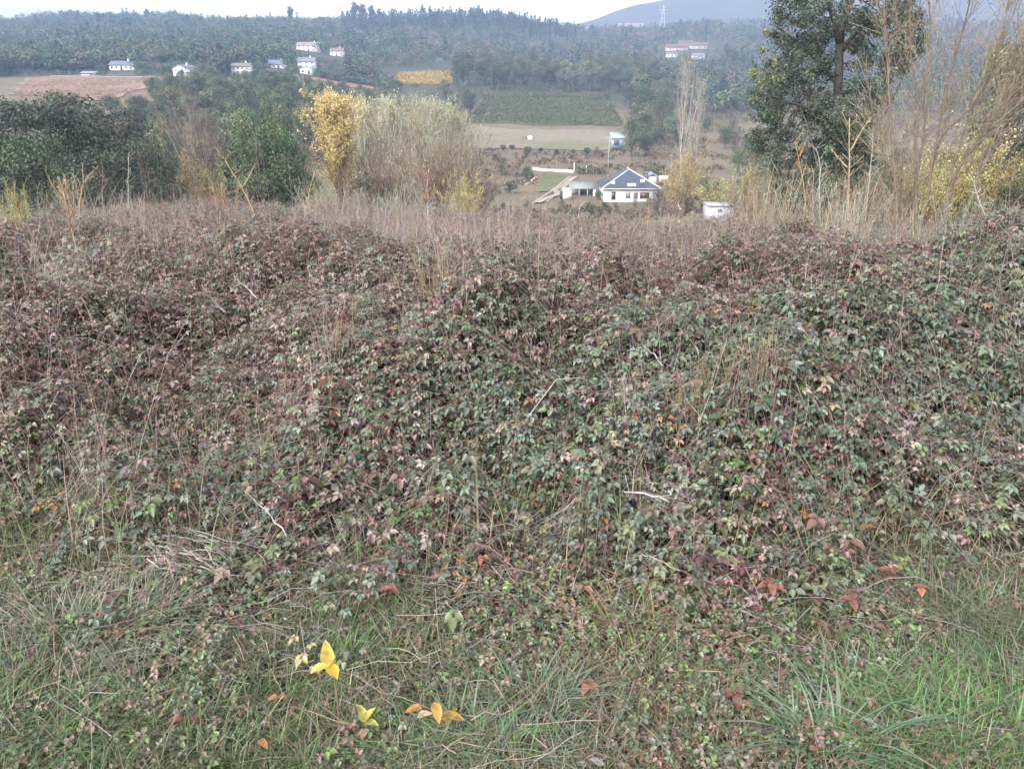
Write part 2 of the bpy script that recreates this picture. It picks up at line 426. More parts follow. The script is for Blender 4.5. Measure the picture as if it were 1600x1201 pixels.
def scatter(rng, y0, y1, dens, cmax=.78):
    """points (X, Y) with equal density over the wedge the photo looks into"""
    side = 2.2                                   # and a couple of metres beyond it on both sides
    w1 = cmax * y1 + side; n = int(2 * w1 * (y1 - y0) * dens)
    Y = rng.uniform(y0, y1, n); X = rng.uniform(-w1, w1, n)
    k = np.abs(X) < cmax * Y + side; X, Y = X[k], Y[k]
    return X, Y

def zone(X, Y):
    """0 = green shady front of the thicket, 1 = dry reddish top"""
    c = X / Y
    brk = np.interp(c, [-.64, -.3, 0, .25, .45, .64], [3.1, 3.3, 3.5, 3.6, 4.05, 4.5])
    z = np.clip((Y - brk) / 1.1 + .5, 0, 1)
    return np.clip(z + (fbm(X * 1.2, Y * 1.2, 71, 3) - .5) * 1.15, 0, 1)

def surf_normal(X, Y, e=.06):
    dx = (ht(X + e, Y) - ht(X - e, Y)) / (2 * e); dy = (ht(X, Y + e) - ht(X, Y - e)) / (2 * e)
    return unit(np.stack([-dx, -dy, np.ones_like(dx)], -1))

GREENW = np.array([.20, .19, .26, .05, .08, .08, .045, .06, .02, .006, 0])
SIDEW = np.array([.02, .16, .10, 0, 0, -.03, -.02, -.02, 0, 0, 0])
DRYW = np.array([.045, .05, .16, .012, .08, .19, .05, .38, .055, .005, 0])
REDW = np.array([.06, .03, .06, .01, .03, .32, .28, .17, .03, .008, 0])
LOWW = np.array([.10, .07, .19, .07, .14, .17, .05, .15, .05, .008, 0])
def leaf_weights(X, Y, z):
    z = z[:, None]; u = fbm(X * .9, Y * .9, 83, 3)[:, None]; side = np.clip(X / Y * 1.6, 0, 1)[:, None]
    w = (GREENW + side * SIDEW) * (1 - z) + DRYW * z
    pt = np.clip((u - .55) * 5, 0, 1) * .55
    w = w * (1 - pt) + pt * REDW
    low = np.clip((2.9 - Y) / .8, 0, 1)[:, None]
    return np.maximum(w * (1 - low) + low * LOWW, 0)

def bramble():
    """leaves sit alternately along arching shoots; a looser layer of shaded leaves fills the inside"""
    mb = MB(); rng = np.random.default_rng(101); sp = []
    for y0, y1, dens, nl, lod in [(1.9, 3.0, 640, 8, 0), (3.0, 5.4, 1120, 9, 0), (5.4, 9, 720, 8, 1), (9, 14, 330, 7, 1), (14, 24, 110, 7, 2)]:
        X, Y = scatter(rng, y0, y1, dens)
        pit = fbm(X * 3.8, Y * 3.8, 37, 2); fade = np.clip((Y - 1.85) / .8, .12, 1)
        k = (rng.random(len(X)) < fade) & (rng.random(len(X)) < np.clip((pit - .22) * 3.2, .12, 1)); X, Y = X[k], Y[k]; n = len(X)
        z = zone(X, Y)
        az = -1.57 + (vnoise(X * 1.1, Y * 1.1, 211) - .5) * 5.5 + rng.normal(0, .9, n)
        L = rng.uniform(.16, .42, n); off = -rng.random(n) ** 1.6 * .26 + .01; arch = rng.uniform(.01, .10, n)
        C0 = pick(rng, n, PAL[:11], leaf_weights(X, Y, z), .16)
        K = 5; t = np.linspace(0, 1, K)
        def pos(f, i=slice(None)):
            x = X[i] + np.cos(az[i]) * L[i] * f; y = np.maximum(Y[i] + np.sin(az[i]) * L[i] * f, 1.8)
            h = ht(x, y); g = zt(x, y)
            return np.stack([x, y, np.maximum(h + off[i] + arch[i] * (1 - (2 * f - 1.0) ** 2), g + .015)], 1)
        P = np.stack([pos(np.full(n, q)) for q in t], 1)
        if lod < 2: sp.append((P, C0, y0))
        i = np.repeat(np.arange(n), nl); f = np.tile(np.linspace(.12, 1, nl), n) + rng.normal(0, .03, n * nl); m = n * nl
        B = pos(f, i); sgn = np.tile(np.where(np.arange(nl) % 2, 1, -1), n)
        a2 = az[i] + sgn * rng.uniform(.5, 1.5, m) * np.where(f > .93, .2, 1)
        Dr = np.stack([np.cos(a2), np.sin(a2), rng.normal(-.15, .3, m)], 1)
        nr = surf_normal(X, Y)[i]
        Nn = unit(nr * .55 + np.array([0, -.10, .75]) + rng.normal(0, .34, (m, 3)))
        B = B + Dr * rng.uniform(.008, .03, m)[:, None] + rng.normal(0, .006, (m, 3))
        C = C0[i] * (1 + rng.normal(0, .15, (m, 1))) * (1 + rng.normal(0, .05, (m, 3)))
        sw = rng.random(m) < .15; C[sw] = pick(rng, int(sw.sum()), PAL[:11], leaf_weights(X[i][sw], Y[i][sw], z[i][sw]), .2)
        C = np.clip(C, .012, .34)
        sz = np.exp(rng.normal(0, .25, m)) * (.039 - .010 * z[i]) * (1 - .35 * np.clip(f - .6, 0, 1)) * np.where(C.max(1) > .25, .75, 1)
        if lod == 0:
            five = rng.random(m) < .35
            for sel, tpl in ((five, LEAF5), (~five, LEAF3)):
                cards(mb, B[sel], Nn[sel], Dr[sel], sz[sel] * 1.1, sz[sel] * .95, C[sel], tpl)
        else:
            kk = (1, 1.12, 1.7)[lod]; cards(mb, B, Nn, Dr, sz * kk, sz * kk, C, LEAF3F)
        # inner, lower leaves; some of the thicket's inner shade is put into their colour
        q = int(n * nl * .7); ii = rng.choice(n, q); x = X[ii] + rng.normal(0, .12, q); y = np.maximum(Y[ii] + rng.normal(0, .12, q), 1.85)
        h = ht(x, y); g = zt(x, y); zz = np.maximum(h - rng.uniform(.08, .40, q), g + .01)
        s = np.exp(rng.normal(0, .25, q)) * (.042, .048, .07)[lod]
        cards(mb, np.stack([x, y, zz], 1), np.array([0, -.2, .8]) + rng.normal(0, .55, (q, 3)), rdir(rng, q), s, s * .9, np.clip(C0[ii] * rng.uniform(.75, 1.15, (q, 1)), .008, .4), LEAF3F)
        # small dry scraps, hips and seed fluff
        m = int(n * nl * .16); i = rng.choice(n, m); x = X[i] + rng.normal(0, .08, m); y = Y[i] + rng.normal(0, .08, m)
        s = rng.uniform(.006, .017, m) * (1, 1.35, 2)[lod]
        cards(mb, np.stack([x, y, ht(x, y) + rng.normal(-.01, .03, m)], 1), rdir(rng, m) + np.array([0, 0, .4]), rdir(rng, m), s, s * .6, pick(rng, m, [PBR, TANL, PALE, RBR, G_GREY], [.34, .2, .13, .2, .13], .25), LEAFD)
    o = tag(mb.build('bramble_thicket', M_BRAMBLE), 'dense bramble thicket covering the slope, green in front and reddish brown on top', 'bramble', kind='stuff')
    return sp
SHOOTS = bramble()

def canes():
    mb = MB(); rng = np.random.default_rng(113)
    K = 6; t = np.linspace(0, 1, K)
    for y0, y1, dens, n3, rad in ((2.3, 5.2, 45, 4, .0017), (5.2, 10, 60, 3, .0022), (10, 22, 22, 3, .0034)):
        X, Y = scatter(rng, y0, y1, dens); n = len(X)
        z = zone(X, Y)
        az = rng.random(n) * 2 * math.pi; Ln = rng.uniform(.25, .95, n); arch = rng.uniform(.03, .20, n)
        ex = X[:, None] + np.cos(az)[:, None] * Ln[:, None] * t * .8; ey = Y[:, None] + np.sin(az)[:, None] * Ln[:, None] * t * .8
        ey = np.maximum(ey, 2.0)
        H = ht(ex, ey); G = zt(ex, ey)
        base = rng.uniform(-.22, -.05, n)[:, None]
        zz = np.maximum(H + base + arch[:, None] * (1 - (2 * t - .9) ** 2), G + .01) + rng.normal(0, .008, (n, K))
        P = np.stack([ex, ey, zz], -1)
        C = pick(rng, n, [(.12, .07, .06), (.20, .15, .135), (.29, .25, .24), (.17, .13, .08), (.11, .12, .06)], [.26, .3, .2, .14, .1])
        R = rad * rng.uniform(.5, 1.3, n)[:, None] * np.linspace(1.1, .5, K)
        tubes(mb, P, R, n3, C)
    for P, C0, y0 in SHOOTS:                 # the shoots that carry the leaves
        n = len(P); C = pick(rng, n, [(.15, .085, .07), (.20, .15, .13), (.12, .12, .065), (.25, .20, .18)], [.35, .3, .2, .15])
        tubes(mb, P, (.0012 if y0 < 5 else .0017) * np.linspace(1.2, .6, P.shape[1])[None] * rng.uniform(.7, 1.3, (n, 1)), 3, C)
    # upright dry stems rising out of the top
    for y0, y1, dens, rad in ((2.6, 4.2, 100, .0010), (4.2, 9, 330, .0011), (9, 23, 60, .0017)):
        X, Y = scatter(rng, y0, y1, dens); 
        cl = fbm(X * .8, Y * .8, 91, 3); k = rng.random(len(X)) < np.clip((cl - .36) * 3.2, .05, 1)
        X, Y = X[k], Y[k]; n = len(X)
        h = rng.uniform(.10, .40, n) * (1 - .4 * np.clip((Y - 8) / 8, 0, 1)) * np.where(rng.random(n) < .12, 1.7, 1); az = rng.random(n) * 6.28; ln = rng.normal(0, .33, n)
        b = ht(X, Y) - .12
        cx = np.cos(az)[:, None] * ln[:, None] * h[:, None]; cy = np.sin(az)[:, None] * ln[:, None] * h[:, None]
        P = np.stack([X[:, None] + cx * t ** 1.5, Y[:, None] + cy * t ** 1.5, b[:, None] + (h + .12)[:, None] * t], -1) + rng.normal(0, .006, (n, K, 3))
        C = pick(rng, n, [(.30, .235, .225), (.38, .31, .27), (.31, .24, .17), (.22, .155, .14), (.20, .20, .13)], [.40, .2, .12, .18, .1])
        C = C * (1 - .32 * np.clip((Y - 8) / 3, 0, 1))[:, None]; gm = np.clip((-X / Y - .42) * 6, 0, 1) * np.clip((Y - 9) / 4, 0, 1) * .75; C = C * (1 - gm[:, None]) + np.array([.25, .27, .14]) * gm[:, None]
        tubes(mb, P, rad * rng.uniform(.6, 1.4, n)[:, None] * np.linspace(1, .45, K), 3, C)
        # side twigs
        m = n * 3; i = np.repeat(np.arange(n), 3); f = rng.uniform(.45, 1, m)
        q = P[i, np.minimum((f * (K - 1)).astype(int), K - 1)]
        d = unit(rng.normal(0, 1, (m, 3)) * np.array([1, 1, .4]) + np.array([0, 0, .9])); l = rng.uniform(.03, .11, m)
        tt = np.linspace(0, 1, 3)
        P2 = q[:, None] + d[:, None] * l[:, None, None] * tt[:, None]
        tubes(mb, P2, rad * .6 * np.ones((m, 3)), 3, np.repeat(C, 3, 0))
    return tag(mb.build('bramble_canes', M_CANE), 'tangle of thin red brown and grey bramble canes in the thicket', 'bramble canes', kind='stuff')
canes()

# ------------------------------------------------------------------ grass and leaf litter on the near verge
def verge():
    mb = MB(); rng = np.random.default_rng(131)
    X, Y = scatter(rng, .6, 2.8, 26000, .80)
    d = fbm(X * 2.0, Y * 2.0, 131, 3)
    keep = rng.random(len(X)) < np.clip((d - .22) * 1.9, .05, 1) * np.clip((2.75 - Y) / .6, .15, 1)
    X, Y = X[keep], Y[keep]; n = len(X)
    dry = np.clip((fbm(X * 1.4, Y * 1.4, 137, 3) - .42) * 4 - np.clip(np.abs(X / Y) - .25, 0, .5) * 1.2, 0, 1)[:, None] * np.ones((1, 7))
    w = (1 - dry) * np.array([.32, .26, .16, .10, .09, .04, .03]) + dry * np.array([.08, .10, .02, .20, .24, .20, .16])
    C = pick(rng, n, [(.095, .145, .058), (.115, .14, .085), (.125, .205, .06), (.19, .18, .10), (.27, .22, .15), (.30, .27, .23), (.16, .11, .08)], w, .2)
    H = rng.uniform(.025, .115, n) * (.6 + .8 * d[keep]) * (1 + .5 * np.clip(np.abs(X / Y) - .3, 0, .4))
    blades(mb, np.stack([X, Y, zt(X, Y) - .005], 1), rng.random(n) * 6.28, H, rng.uniform(.1, 1.3, n), rng.uniform(.002, .0045, n), C, 4, rng.normal(0, .6, n))
    # tall thin blades poking through the thicket foot
    X, Y = scatter(rng, 2.2, 3.6, 420, .8); n = len(X)
    k = fbm(X * 1.7, Y * 1.7, 139, 2) > .5; X, Y = X[k], Y[k]; n = len(X)
    C = pick(rng, n, [(.14, .17, .075), (.22, .20, .11), (.28, .22, .15)], [.5, .3, .2])
    blades(mb, np.stack([X, Y, zt(X, Y)], 1), rng.random(n) * 6.28, rng.uniform(.2, .5, n), rng.uniform(.1, .8, n), rng.uniform(.002, .004, n), C, 6, rng.normal(0, .25, n))
    return tag(mb.build('verge_grass', M_GRASS), 'short mixed green and straw grass along the near edge of the thicket', 'grass', kind='stuff')
verge()

def ground_cover():
    mb = MB(); rng = np.random.default_rng(149)
    X, Y = scatter(rng, .6, 2.8, 4200, .80)
    d = fbm(X * 2.0, Y * 2.0, 151, 3); k = d > .53; X, Y = X[k], Y[k]; n = len(X)
    Z = zt(X, Y) + rng.uniform(.02, .08, n)
    Nn = unit(np.array([0, -.25, 1]) + rng.normal(0, .35, (n, 3)))
    C = pick(rng, n, [(.08, .12, .05), (.105, .13, .08), (.12, .11, .055), (.16, .095, .07), (.12, .18, .055), (.19, .14, .11)], [.26, .24, .15, .17, .07, .11])
    sz = rng.uniform(.010, .036, n)
    cards(mb, np.stack([X, Y, Z], 1), Nn, rdir(rng, n), sz, sz, C, LEAF3)
    # dead brown leaves and bits on the soil
    X, Y = scatter(rng, .6, 3.0, 2600, .80); n = len(X)
    cards(mb, np.stack([X, Y, zt(X, Y) + rng.uniform(.004, .03, n)], 1), np.array([0, 0, 1]) + rng.normal(0, .5, (n, 3)), rdir(rng, n), rng.uniform(.015, .05, n), rng.uniform(.01, .03, n),
          pick(rng, n, [(.17, .10, .07), (.26, .19, .13), (.3, .27, .24), (.09, .055, .04)], [.35, .25, .15, .25]), LEAF1)
    return tag(mb.build('ground_cover', M_BRAMBLE), 'low creeping leaves and dead leaf litter between the grass', 'ground cover', kind='stuff')
ground_cover()

def straw():
    mb = MB(); rng = np.random.default_rng(157)
    K = 4; t = np.linspace(0, 1, K)
    X, Y = scatter(rng, .7, 3.2, 700, .80)
    k = fbm(X * 1.6, Y * 1.6, 163, 3) > .46; X, Y = X[k], Y[k]; n = len(X)
    az = rng.random(n) * 6.28; L_ = rng.uniform(.05, .28, n)
    ex = X[:, None] + np.cos(az)[:, None] * L_[:, None] * t; ey = Y[:, None] + np.sin(az)[:, None] * L_[:, None] * t
    g = np.maximum(zt(ex, ey), np.where(ey > 2.2, ht(ex, ey) - .05, -9))
    P = np.stack([ex, ey, g + rng.uniform(.005, .08, n)[:, None] + rng.normal(0, .012, (n, K))], -1)
    tubes(mb, P, rng.uniform(.0005, .0012, n)[:, None] * np.ones(K), 3, pick(rng, n, [(.27, .235, .225), (.33, .27, .19), (.19, .14, .12)], [.45, .3, .25]))
    return tag(mb.build('straw_litter', M_CANE), 'thin fallen straw and dead stems lying on the verge', 'dead stems', kind='stuff')
straw()
# ------------------------------------------------------------------ single plants of the near ground
def polyline(px_pts, Y, K=14, dY=0.0):
    """stem through pixel points, standing at depth Y (leaning dY towards its tip)"""
    P = np.array([at(p, r, Y + dY * i / max(1, len(px_pts) - 1)) for i, (p, r) in enumerate(px_pts)])
    s = np.concatenate([[0], np.cumsum(np.linalg.norm(np.diff(P, axis=0), axis=1))]); s /= s[-1]
    q = np.linspace(0, 1, K)
    Q = np.stack([np.interp(q, s, P[:, k]) for k in range(3)], 1)
    for _ in range(2): Q[1:-1] = .25 * Q[:-2] + .5 * Q[1:-1] + .25 * Q[2:]
    return Q

def stalk(label, stems, Y, wpx, col, plume=None, seed=0, twigs=14, name='dry_weed_stalk', cat='weed stalk'):
    rng = np.random.default_rng(seed + 500)
    ms = msize(stems[0][0][1], Y)
    root = polyline(stems[0], Y, 14)[0].copy()
    t = empty(name, root, label=label, cat=cat)
    mb = MB(); ends = []
    for i, st in enumerate(stems):
        Q = polyline(st, Y, 14, rng.normal(0, .08)) - root
        if i == 0: Q = np.concatenate([[Q[0] - np.array([0, 0, .35])], Q])
        w = wpx * ms * .5 * (1 if i == 0 else .7)
        Q[1:] += np.cumsum(rng.normal(0, ms * .35, (len(Q) - 1, 3)), 0)
        tubes(mb, Q[None], (w * np.linspace(1.15, .45, len(Q)))[None], 5, np.array(col))
        ends.append(Q)
        L_ = np.linalg.norm(Q[-1] - Q[0])
        for _ in range(twigs):
            k = rng.integers(len(Q) // 3, len(Q)); d = unit(rng.normal(0, 1, 3) * [1, 1, .3] + [0, 0, .9])
            l = L_ * rng.uniform(.04, .13)
            tubes(mb, (Q[k] + d * l * np.linspace(0, 1, 3)[:, None] + np.array([0, 0, .1 * l]) * (np.linspace(0, 1, 3) ** 2)[:, None])[None], (w * .35 * np.ones(3))[None], 3, np.array(col) * rng.uniform(.8, 1.1))
    mb.build('stem', M_CANE, t)
    if plume:
        pb = MB(); Q = ends[0]; n = 90
        k = rng.uniform(.55, 1, n) * (len(Q) - 1); i = k.astype(int); i = np.minimum(i, len(Q) - 2)
        B = Q[i] + (Q[i + 1] - Q[i]) * (k - i)[:, None]
        d = unit(rng.normal(0, .35, (n, 3)) + [0, 0, 1.0]); l = rng.uniform(8, 24, n) * ms
        tubes(pb, B[:, None] + d[:, None] * l[:, None, None] * np.linspace(0, 1, 3)[None, :, None], ms * .35 * np.ones((n, 3)), 3, pick(rng, n, [plume], [1], .2))
        cards(pb, B + d * l[:, None], rdir(rng, n), d, ms * rng.uniform(2, 4, n), ms * 1.6 * np.ones(n), pick(rng, n, [plume], [1], .25), LEAFD)
        pb.build('seed_head', M_CANE, t)
    return t
ST = (.36, .27, .16); SG = (.35, .33, .30); SO = (.36, .22, .10); SP_ = (.30, .31, .24); SB = (.38, .40, .40)
stalk('tall pale dry stalk with a drooping orange plume left of the thicket', [[(140, 470), (122, 400), (110, 345), (98, 292)]], 5.6, 2.6, SG, SO, 1)
stalk('short dry stalk with a tan plume at the far left of the thicket', [[(45, 420), (38, 360), (26, 312)]], 7, 2.4, ST, (.36, .28, .12), 2)
stalk('thin forked weed stalk standing before the dark left oaks', [[(125, 330), (127, 300), (132, 284), (153, 258)], [(131, 286), (129, 258)]], 13, 2.4, ST, None, 3)
stalk('straight single stalk left of the small yellow spray', [[(200, 325), (200, 275), (201, 238)]], 14, 1.8, SP_, None, 4)
stalk('bent forked stalk standing before the round green tree', [[(416, 395), (400, 335), (379, 292), (352, 250)], [(379, 292), (388, 278), (399, 256)]], 8.5, 2.2, ST, None, 5)
stalk('slender leaning stalk left of the yellow poplar', [[(474, 420), (475, 350), (482, 300), (491, 268)]], 9, 2.4, ST, None, 6)
stalk('whitish stalk with a bushy top before the brown bush', [[(670, 368), (668, 320), (667, 280)]], 10, 3.0, SB, (.28, .18, .13), 7)
stalk('short pale stalk rising from the middle of the thicket', [[(760, 398), (759, 370), (758, 344)]], 9.5, 2.2, SG, None, 8)
stalk('tall three forked weed stalk before the big tree', [[(1324, 352), (1326, 300), (1328, 250), (1328, 185)], [(1329, 236), (1345, 208), (1362, 182)], [(1324, 262), (1312, 250), (1299, 232)]], 11, 3.2, ST, None, 9)
stalk('reddish tipped stalk left of the three forked stalk', [[(1262, 350), (1256, 290), (1248, 245), (1243, 226)], [(1250, 245), (1254, 228)]], 11, 2.6, SO, None, 10)
stalk('greenish stalk with a curled tip beside the reddish tipped stalk', [[(1282, 352), (1281, 290), (1281, 250), (1274, 232)]], 11, 2.6, SP_, None, 11)
stalk('thin pale stalk right of the three forked stalk', [[(1352, 350), (1360, 280), (1366, 206)]], 11, 2.0, SP_, None, 12)
stalk('bluish white bent stalk at the far right behind the thicket', [[(1546, 352), (1532, 316), (1520, 278)]], 10.5, 2.6, SB, None, 13)
stalk('pale green leaning stalk at the left of the dry grass', [[(1238, 400), (1228, 350), (1212, 300)]], 8.5, 2.6, SP_, None, 14)
stalk('orange dry stalk leaning right in the dry grass clumps', [[(1278, 388), (1290, 350), (1298, 318)]], 8, 2.6, (.42, .30, .12), None, 15)
stalk('thin brown stalk crossing the front of the brown bush', [[(560, 395), (545, 340), (538, 300)]], 9, 1.8, (.24, .17, .13), None, 16)
stalk('pale twig rising left of the white house', [[(905, 372), (903, 345), (908, 322)]], 12, 1.8, SG, None, 17)
stalk('pale stalk standing below the right corner of the white house', [[(1010, 372), (1014, 345), (1012, 326)]], 12, 1.8, ST, None, 18)
stalk('long thin green stalk rising from the verge in the centre', [[(932, 905), (922, 820), (914, 740), (904, 700)]], 2.75, 2.4, (.22, .23, .10), None, 19, 7)
stalk('long thin green stalk rising at the left foot of the thicket', [[(60, 900), (72, 830), (82, 770)]], 2.9, 2.4, (.20, .22, .10), None, 20, 8)
stalk('yellowish stalk with small leaves left of the dead stem pile', [[(142, 880), (139, 800), (138, 760)]], 2.9, 2.4, (.32, .24, .11), None, 21, 8)
stalk('yellow green stalk above the dead stem pile', [[(312, 870), (298, 810), (290, 752)]], 2.9, 2.2, (.25, .24, .11), None, 22, 8)
stalk('dry upright stalk in the reddish front of the thicket on the right', [[(1160, 610), (1150, 560), (1148, 505)]], 4.0, 2.4, (.30, .24, .16), None, 23, 10)
stalk('dry leaning stalk beside the upright one on the right', [[(1115, 660), (1122, 590), (1112, 530)]], 3.9, 2.4, (.30, .22, .15), None, 24, 10)

def dead_cane(label, p0, p1, wpx, col, bow=.0, seed=0):
    a = hit(*p0); b = hit(*p1); a[2] += .03; b[2] += .03
    rng = np.random.default_rng(900 + seed)
    K = 10; t = np.linspace(0, 1, K)[:, None]
    P = a * (1 - t) + b * t; P[:, 2] += bow * 4 * (t * (1 - t))[:, 0]
    P[:, 2] = np.maximum(P[:, 2], ht(P[:, 0], P[:, 1]) - .02)
    for _ in range(3): P[1:-1] = .25 * P[:-2] + .5 * P[1:-1] + .25 * P[2:]
    P += rng.normal(0, .003, (K, 3))
    mb = MB(); w = wpx * msize(p0[1], a[1]) * .5
    tubes(mb, (P - a)[None], (w * np.linspace(1.1, .7, K))[None], 5, np.array(col))
    for _ in range(4):
        k = rng.integers(2, K - 1); d = rdir(rng, 1)[0] + [0, 0, .6]
        tubes(mb, (P[k] - a + d * rng.uniform(.02, .07) * np.linspace(0, 1, 3)[:, None])[None], (w * .4 * np.ones(3))[None], 3, np.array(col))
    o = mb.build('dead_cane', M_CANE, loc=a); return tag(o, label, 'dead cane')
CP1 = (.36, .33, .33); CP2 = (.30, .26, .25)
dead_cane('longer of two pale grey canes leaning side by side right of centre', (1092, 562), (1028, 497), 3.2, CP1, .02, 1)
dead_cane('shorter pale grey cane just above the longer leaning one', (1098, 545), (1052, 503), 2.8, CP1, .02, 2)
dead_cane('short pale cane below the two leaning canes', (1036, 582), (1000, 550), 2.8, CP1, .01, 3)
dead_cane('stubby pale brown cane in the centre of the lower thicket', (882, 746), (842, 722), 3.6, CP2, .01, 4)
dead_cane('nearly level pale cane in front of the dark hollow', (1046, 796), (975, 778), 3.2, CP1, .01, 5)
dead_cane('grey cane slanting through green leaves on the left', (440, 775), (375, 712), 3.6, CP2, .02, 6)
dead_cane('long thin grey cane slanting down on the left above the dead stem pile', (450, 848), (380, 775), 2.6, CP1, .02, 7)
dead_cane('short pale cane in the upper left of the thicket', (352, 496), (318, 464), 2.8, CP1, .01, 8)
dead_cane('pale lilac cane in the upper thicket before the yellow poplar', (404, 474), (374, 448), 2.6, CP1, .01, 9)
dead_cane('thin reddish cane arching on the right flank', (1358, 540), (1300, 482), 2.6, (.26, .15, .13), .04, 10)
dead_cane('thin red cane crossing the arching one on the right flank', (1262, 520), (1330, 450), 2.4, (.28, .14, .12), .03, 11)
dead_cane('pale cane lying low on the verge right of centre', (1060, 905), (1000, 876), 2.4, (.32, .28, .2), .01, 12)

def stem_pile():
    rng = np.random.default_rng(77); c = hit(320, 885); mb = MB(); K = 5; t = np.linspace(0, 1, K)
    n = 60
    a = np.array([hit(p, r) for p, r in zip(rng.uniform(225, 330, n), rng.uniform(850, 905, n))])
    ang = rng.normal(-.35, .45, n); l = rng.uniform(.06, .28, n)
    b = a + np.stack([np.cos(ang) * l, -np.abs(np.sin(ang)) * l * .5, rng.uniform(-.02, .05, n)], 1)
    a[:, 2] += rng.uniform(.02, .09, n)
    P = a[:, None] * (1 - t)[None, :, None] + b[:, None] * t[None, :, None] + rng.normal(0, .004, (n, K, 3))
    P[..., 2] = np.maximum(P[..., 2], zt(P[..., 0], P[..., 1]) + .008)
    C = pick(rng, n, [(.36, .33, .33), (.28, .24, .23), (.24, .19, .16)], [.5, .3, .2])
    tubes(mb, P - c, rng.uniform(.001, .0028, n)[:, None] * np.linspace(1, .7, K), 5, C)
    return tag(mb.build('dead_stem_pile', M_CANE, loc=c), 'pile of broken pale grey dead stems at the left foot of the thicket', 'dead stems')
stem_pile()

def leaf_mesh(L, W, C, curl, M=M_GRASS, n=7):
    """a single larger leaf with a midrib fold, tip droop and toothed outline"""
    mb = MB(); rng = np.random.default_rng(int(L * 1e5) + 3)
    t = np.linspace(0, 1, n); w = np.sin(np.pi * t ** .8) ** .8 * .5 * W
    rows = []
    for k in range(n):
        x = t[k] * L; z = -curl * L * t[k] ** 2; ww = w[k] * (1 + rng.normal(0, .06))
        rows += [(x, -ww, z + abs(ww) * .45), (x, 0, z), (x, ww, z + abs(ww) * .40)]
    F = []
    for k in range(n - 1):
        for j in (0, 1): F.append((3 * k + j, 3 * k + j + 1, 3 * k + j + 4, 3 * k + j + 3))
    cc = np.tile(np.array(C, float), (len(rows), 1)) * (1 + rng.normal(0, .1, (len(rows), 1)))
    cc[1::3] *= .82; b_ = rng.random(len(rows)) < .12; cc[b_] *= (.62, .5, .5)
    mb.add(rows, F, np.clip(cc, 0, 1)); return mb

def plant(name, label, cat, base, stem, leaves, wpx, scol, group=None):
    """stem = world points; leaves = (world point, direction, length, width, colour, curl)"""
    t = empty(name, base, label=label, cat=cat, group=group)
    if stem is not None:
        mb = MB(); Q = np.array(stem) - base
        q = np.linspace(0, len(Q) - 1, 10); Q = np.stack([np.interp(q, np.arange(len(Q)), Q[:, k]) for k in range(3)], 1)
        for _ in range(2): Q[1:-1] = .25 * Q[:-2] + .5 * Q[1:-1] + .25 * Q[2:]
        tubes(mb, Q[None], (wpx * np.linspace(1.2, .7, 10))[None], 6, np.array(scol)); mb.build('stem', M_CANE, t)
    for p, d, L, W, c, curl in leaves:
        o = leaf_mesh(L, W, c, curl).build('leaf', M_GRASS, t, smooth=True)
        d = Vector([float(v) for v in d]).normalized()
        o.rotation_mode = 'QUATERNION'
        o.rotation_quaternion = d.to_track_quat('X', 'Z')
        o.location = [float(v) for v in (np.array(p) - base)]
    return t

b = hit(533, 1188); YB = b[1]
tip = at(513, 1040, YB)
plant('yellow_sapling', 'thin brown sapling with three bright yellow leaves at its tip on the near verge', 'sapling', b,
      [b - [0, 0, .02], at(529, 1120, YB), at(526, 1070, YB), tip],
      [(tip, (-.08, .25, 1), .064, .034, (.62, .46, .10), .10), (tip, (-.8, -.3, .05), .044, .027, (.60, .45, .12), .25), (tip, (.62, -.75, .12), .043, .032, (.54, .37, .05), .38), (tip - [.003, 0, .012], (.2, .6, .25), .035, .022, (.50, .33, .05), .4),
       (at(541, 1128, YB), (.25, -.5, .8), .036, .02, (.48, .44, .14), .15), (at(530, 1176, YB), (-.6, -.7, .4), .035, .02, (.28, .17, .12), .5)], .0017, (.20, .12, .08))
b2 = hit(572, 1172); Y2 = b2[1]; m2 = at(571, 1128, Y2)
plant('yellow_green_seedling', 'small seedling with pale yellow green leaves right of the yellow sapling', 'seedling', b2, [b2 - [0, 0, .02], m2],
      [(m2, (-.3, .2, .9), .052, .026, (.50, .50, .13), .15), (m2, (.35, .1, .8), .048, .026, (.46, .46, .12), .2), (m2, (.85, -.3, .3), .036, .022, (.42, .44, .12), .3), (m2 - [0, 0, .02], (-.2, -.9, .1), .03, .02, (.36, .22, .14), .4)], .0014, (.2, .14, .09))
b3 = hit(690, 1150); Y3 = b3[1]; rng3 = np.random.default_rng(5)
lv = []
for p, r, c, L in ((660, 1118, (.42, .20, .06), .04), (678, 1108, (.45, .27, .06), .045), (690, 1130, (.42, .28, .06), .05), (652, 1132, (.62, .52, .32), .036), (705, 1140, (.38, .25, .06), .045), (734, 1136, (.45, .27, .10), .035), (682, 1150, (.48, .36, .09), .04), (715, 1120, (.36, .26, .07), .045), (640, 1140, (.30, .14, .07), .04)):
    lv.append((at(p, r - 12, Y3 + rng3.uniform(-.03, .03)), (rng3.normal(0, .8), rng3.uniform(-.6, .3), rng3.uniform(-.1, .8)), L * 1.15, L * .62, c, .35))
plant('orange_leaf_clump', 'low clump of orange brown and yellow leaves right of the yellow sapling', 'leaf clump', b3, [b3 - [0, 0, .01], b3 + [0.01, 0, .05]], lv, .0015, (.2, .12, .08))

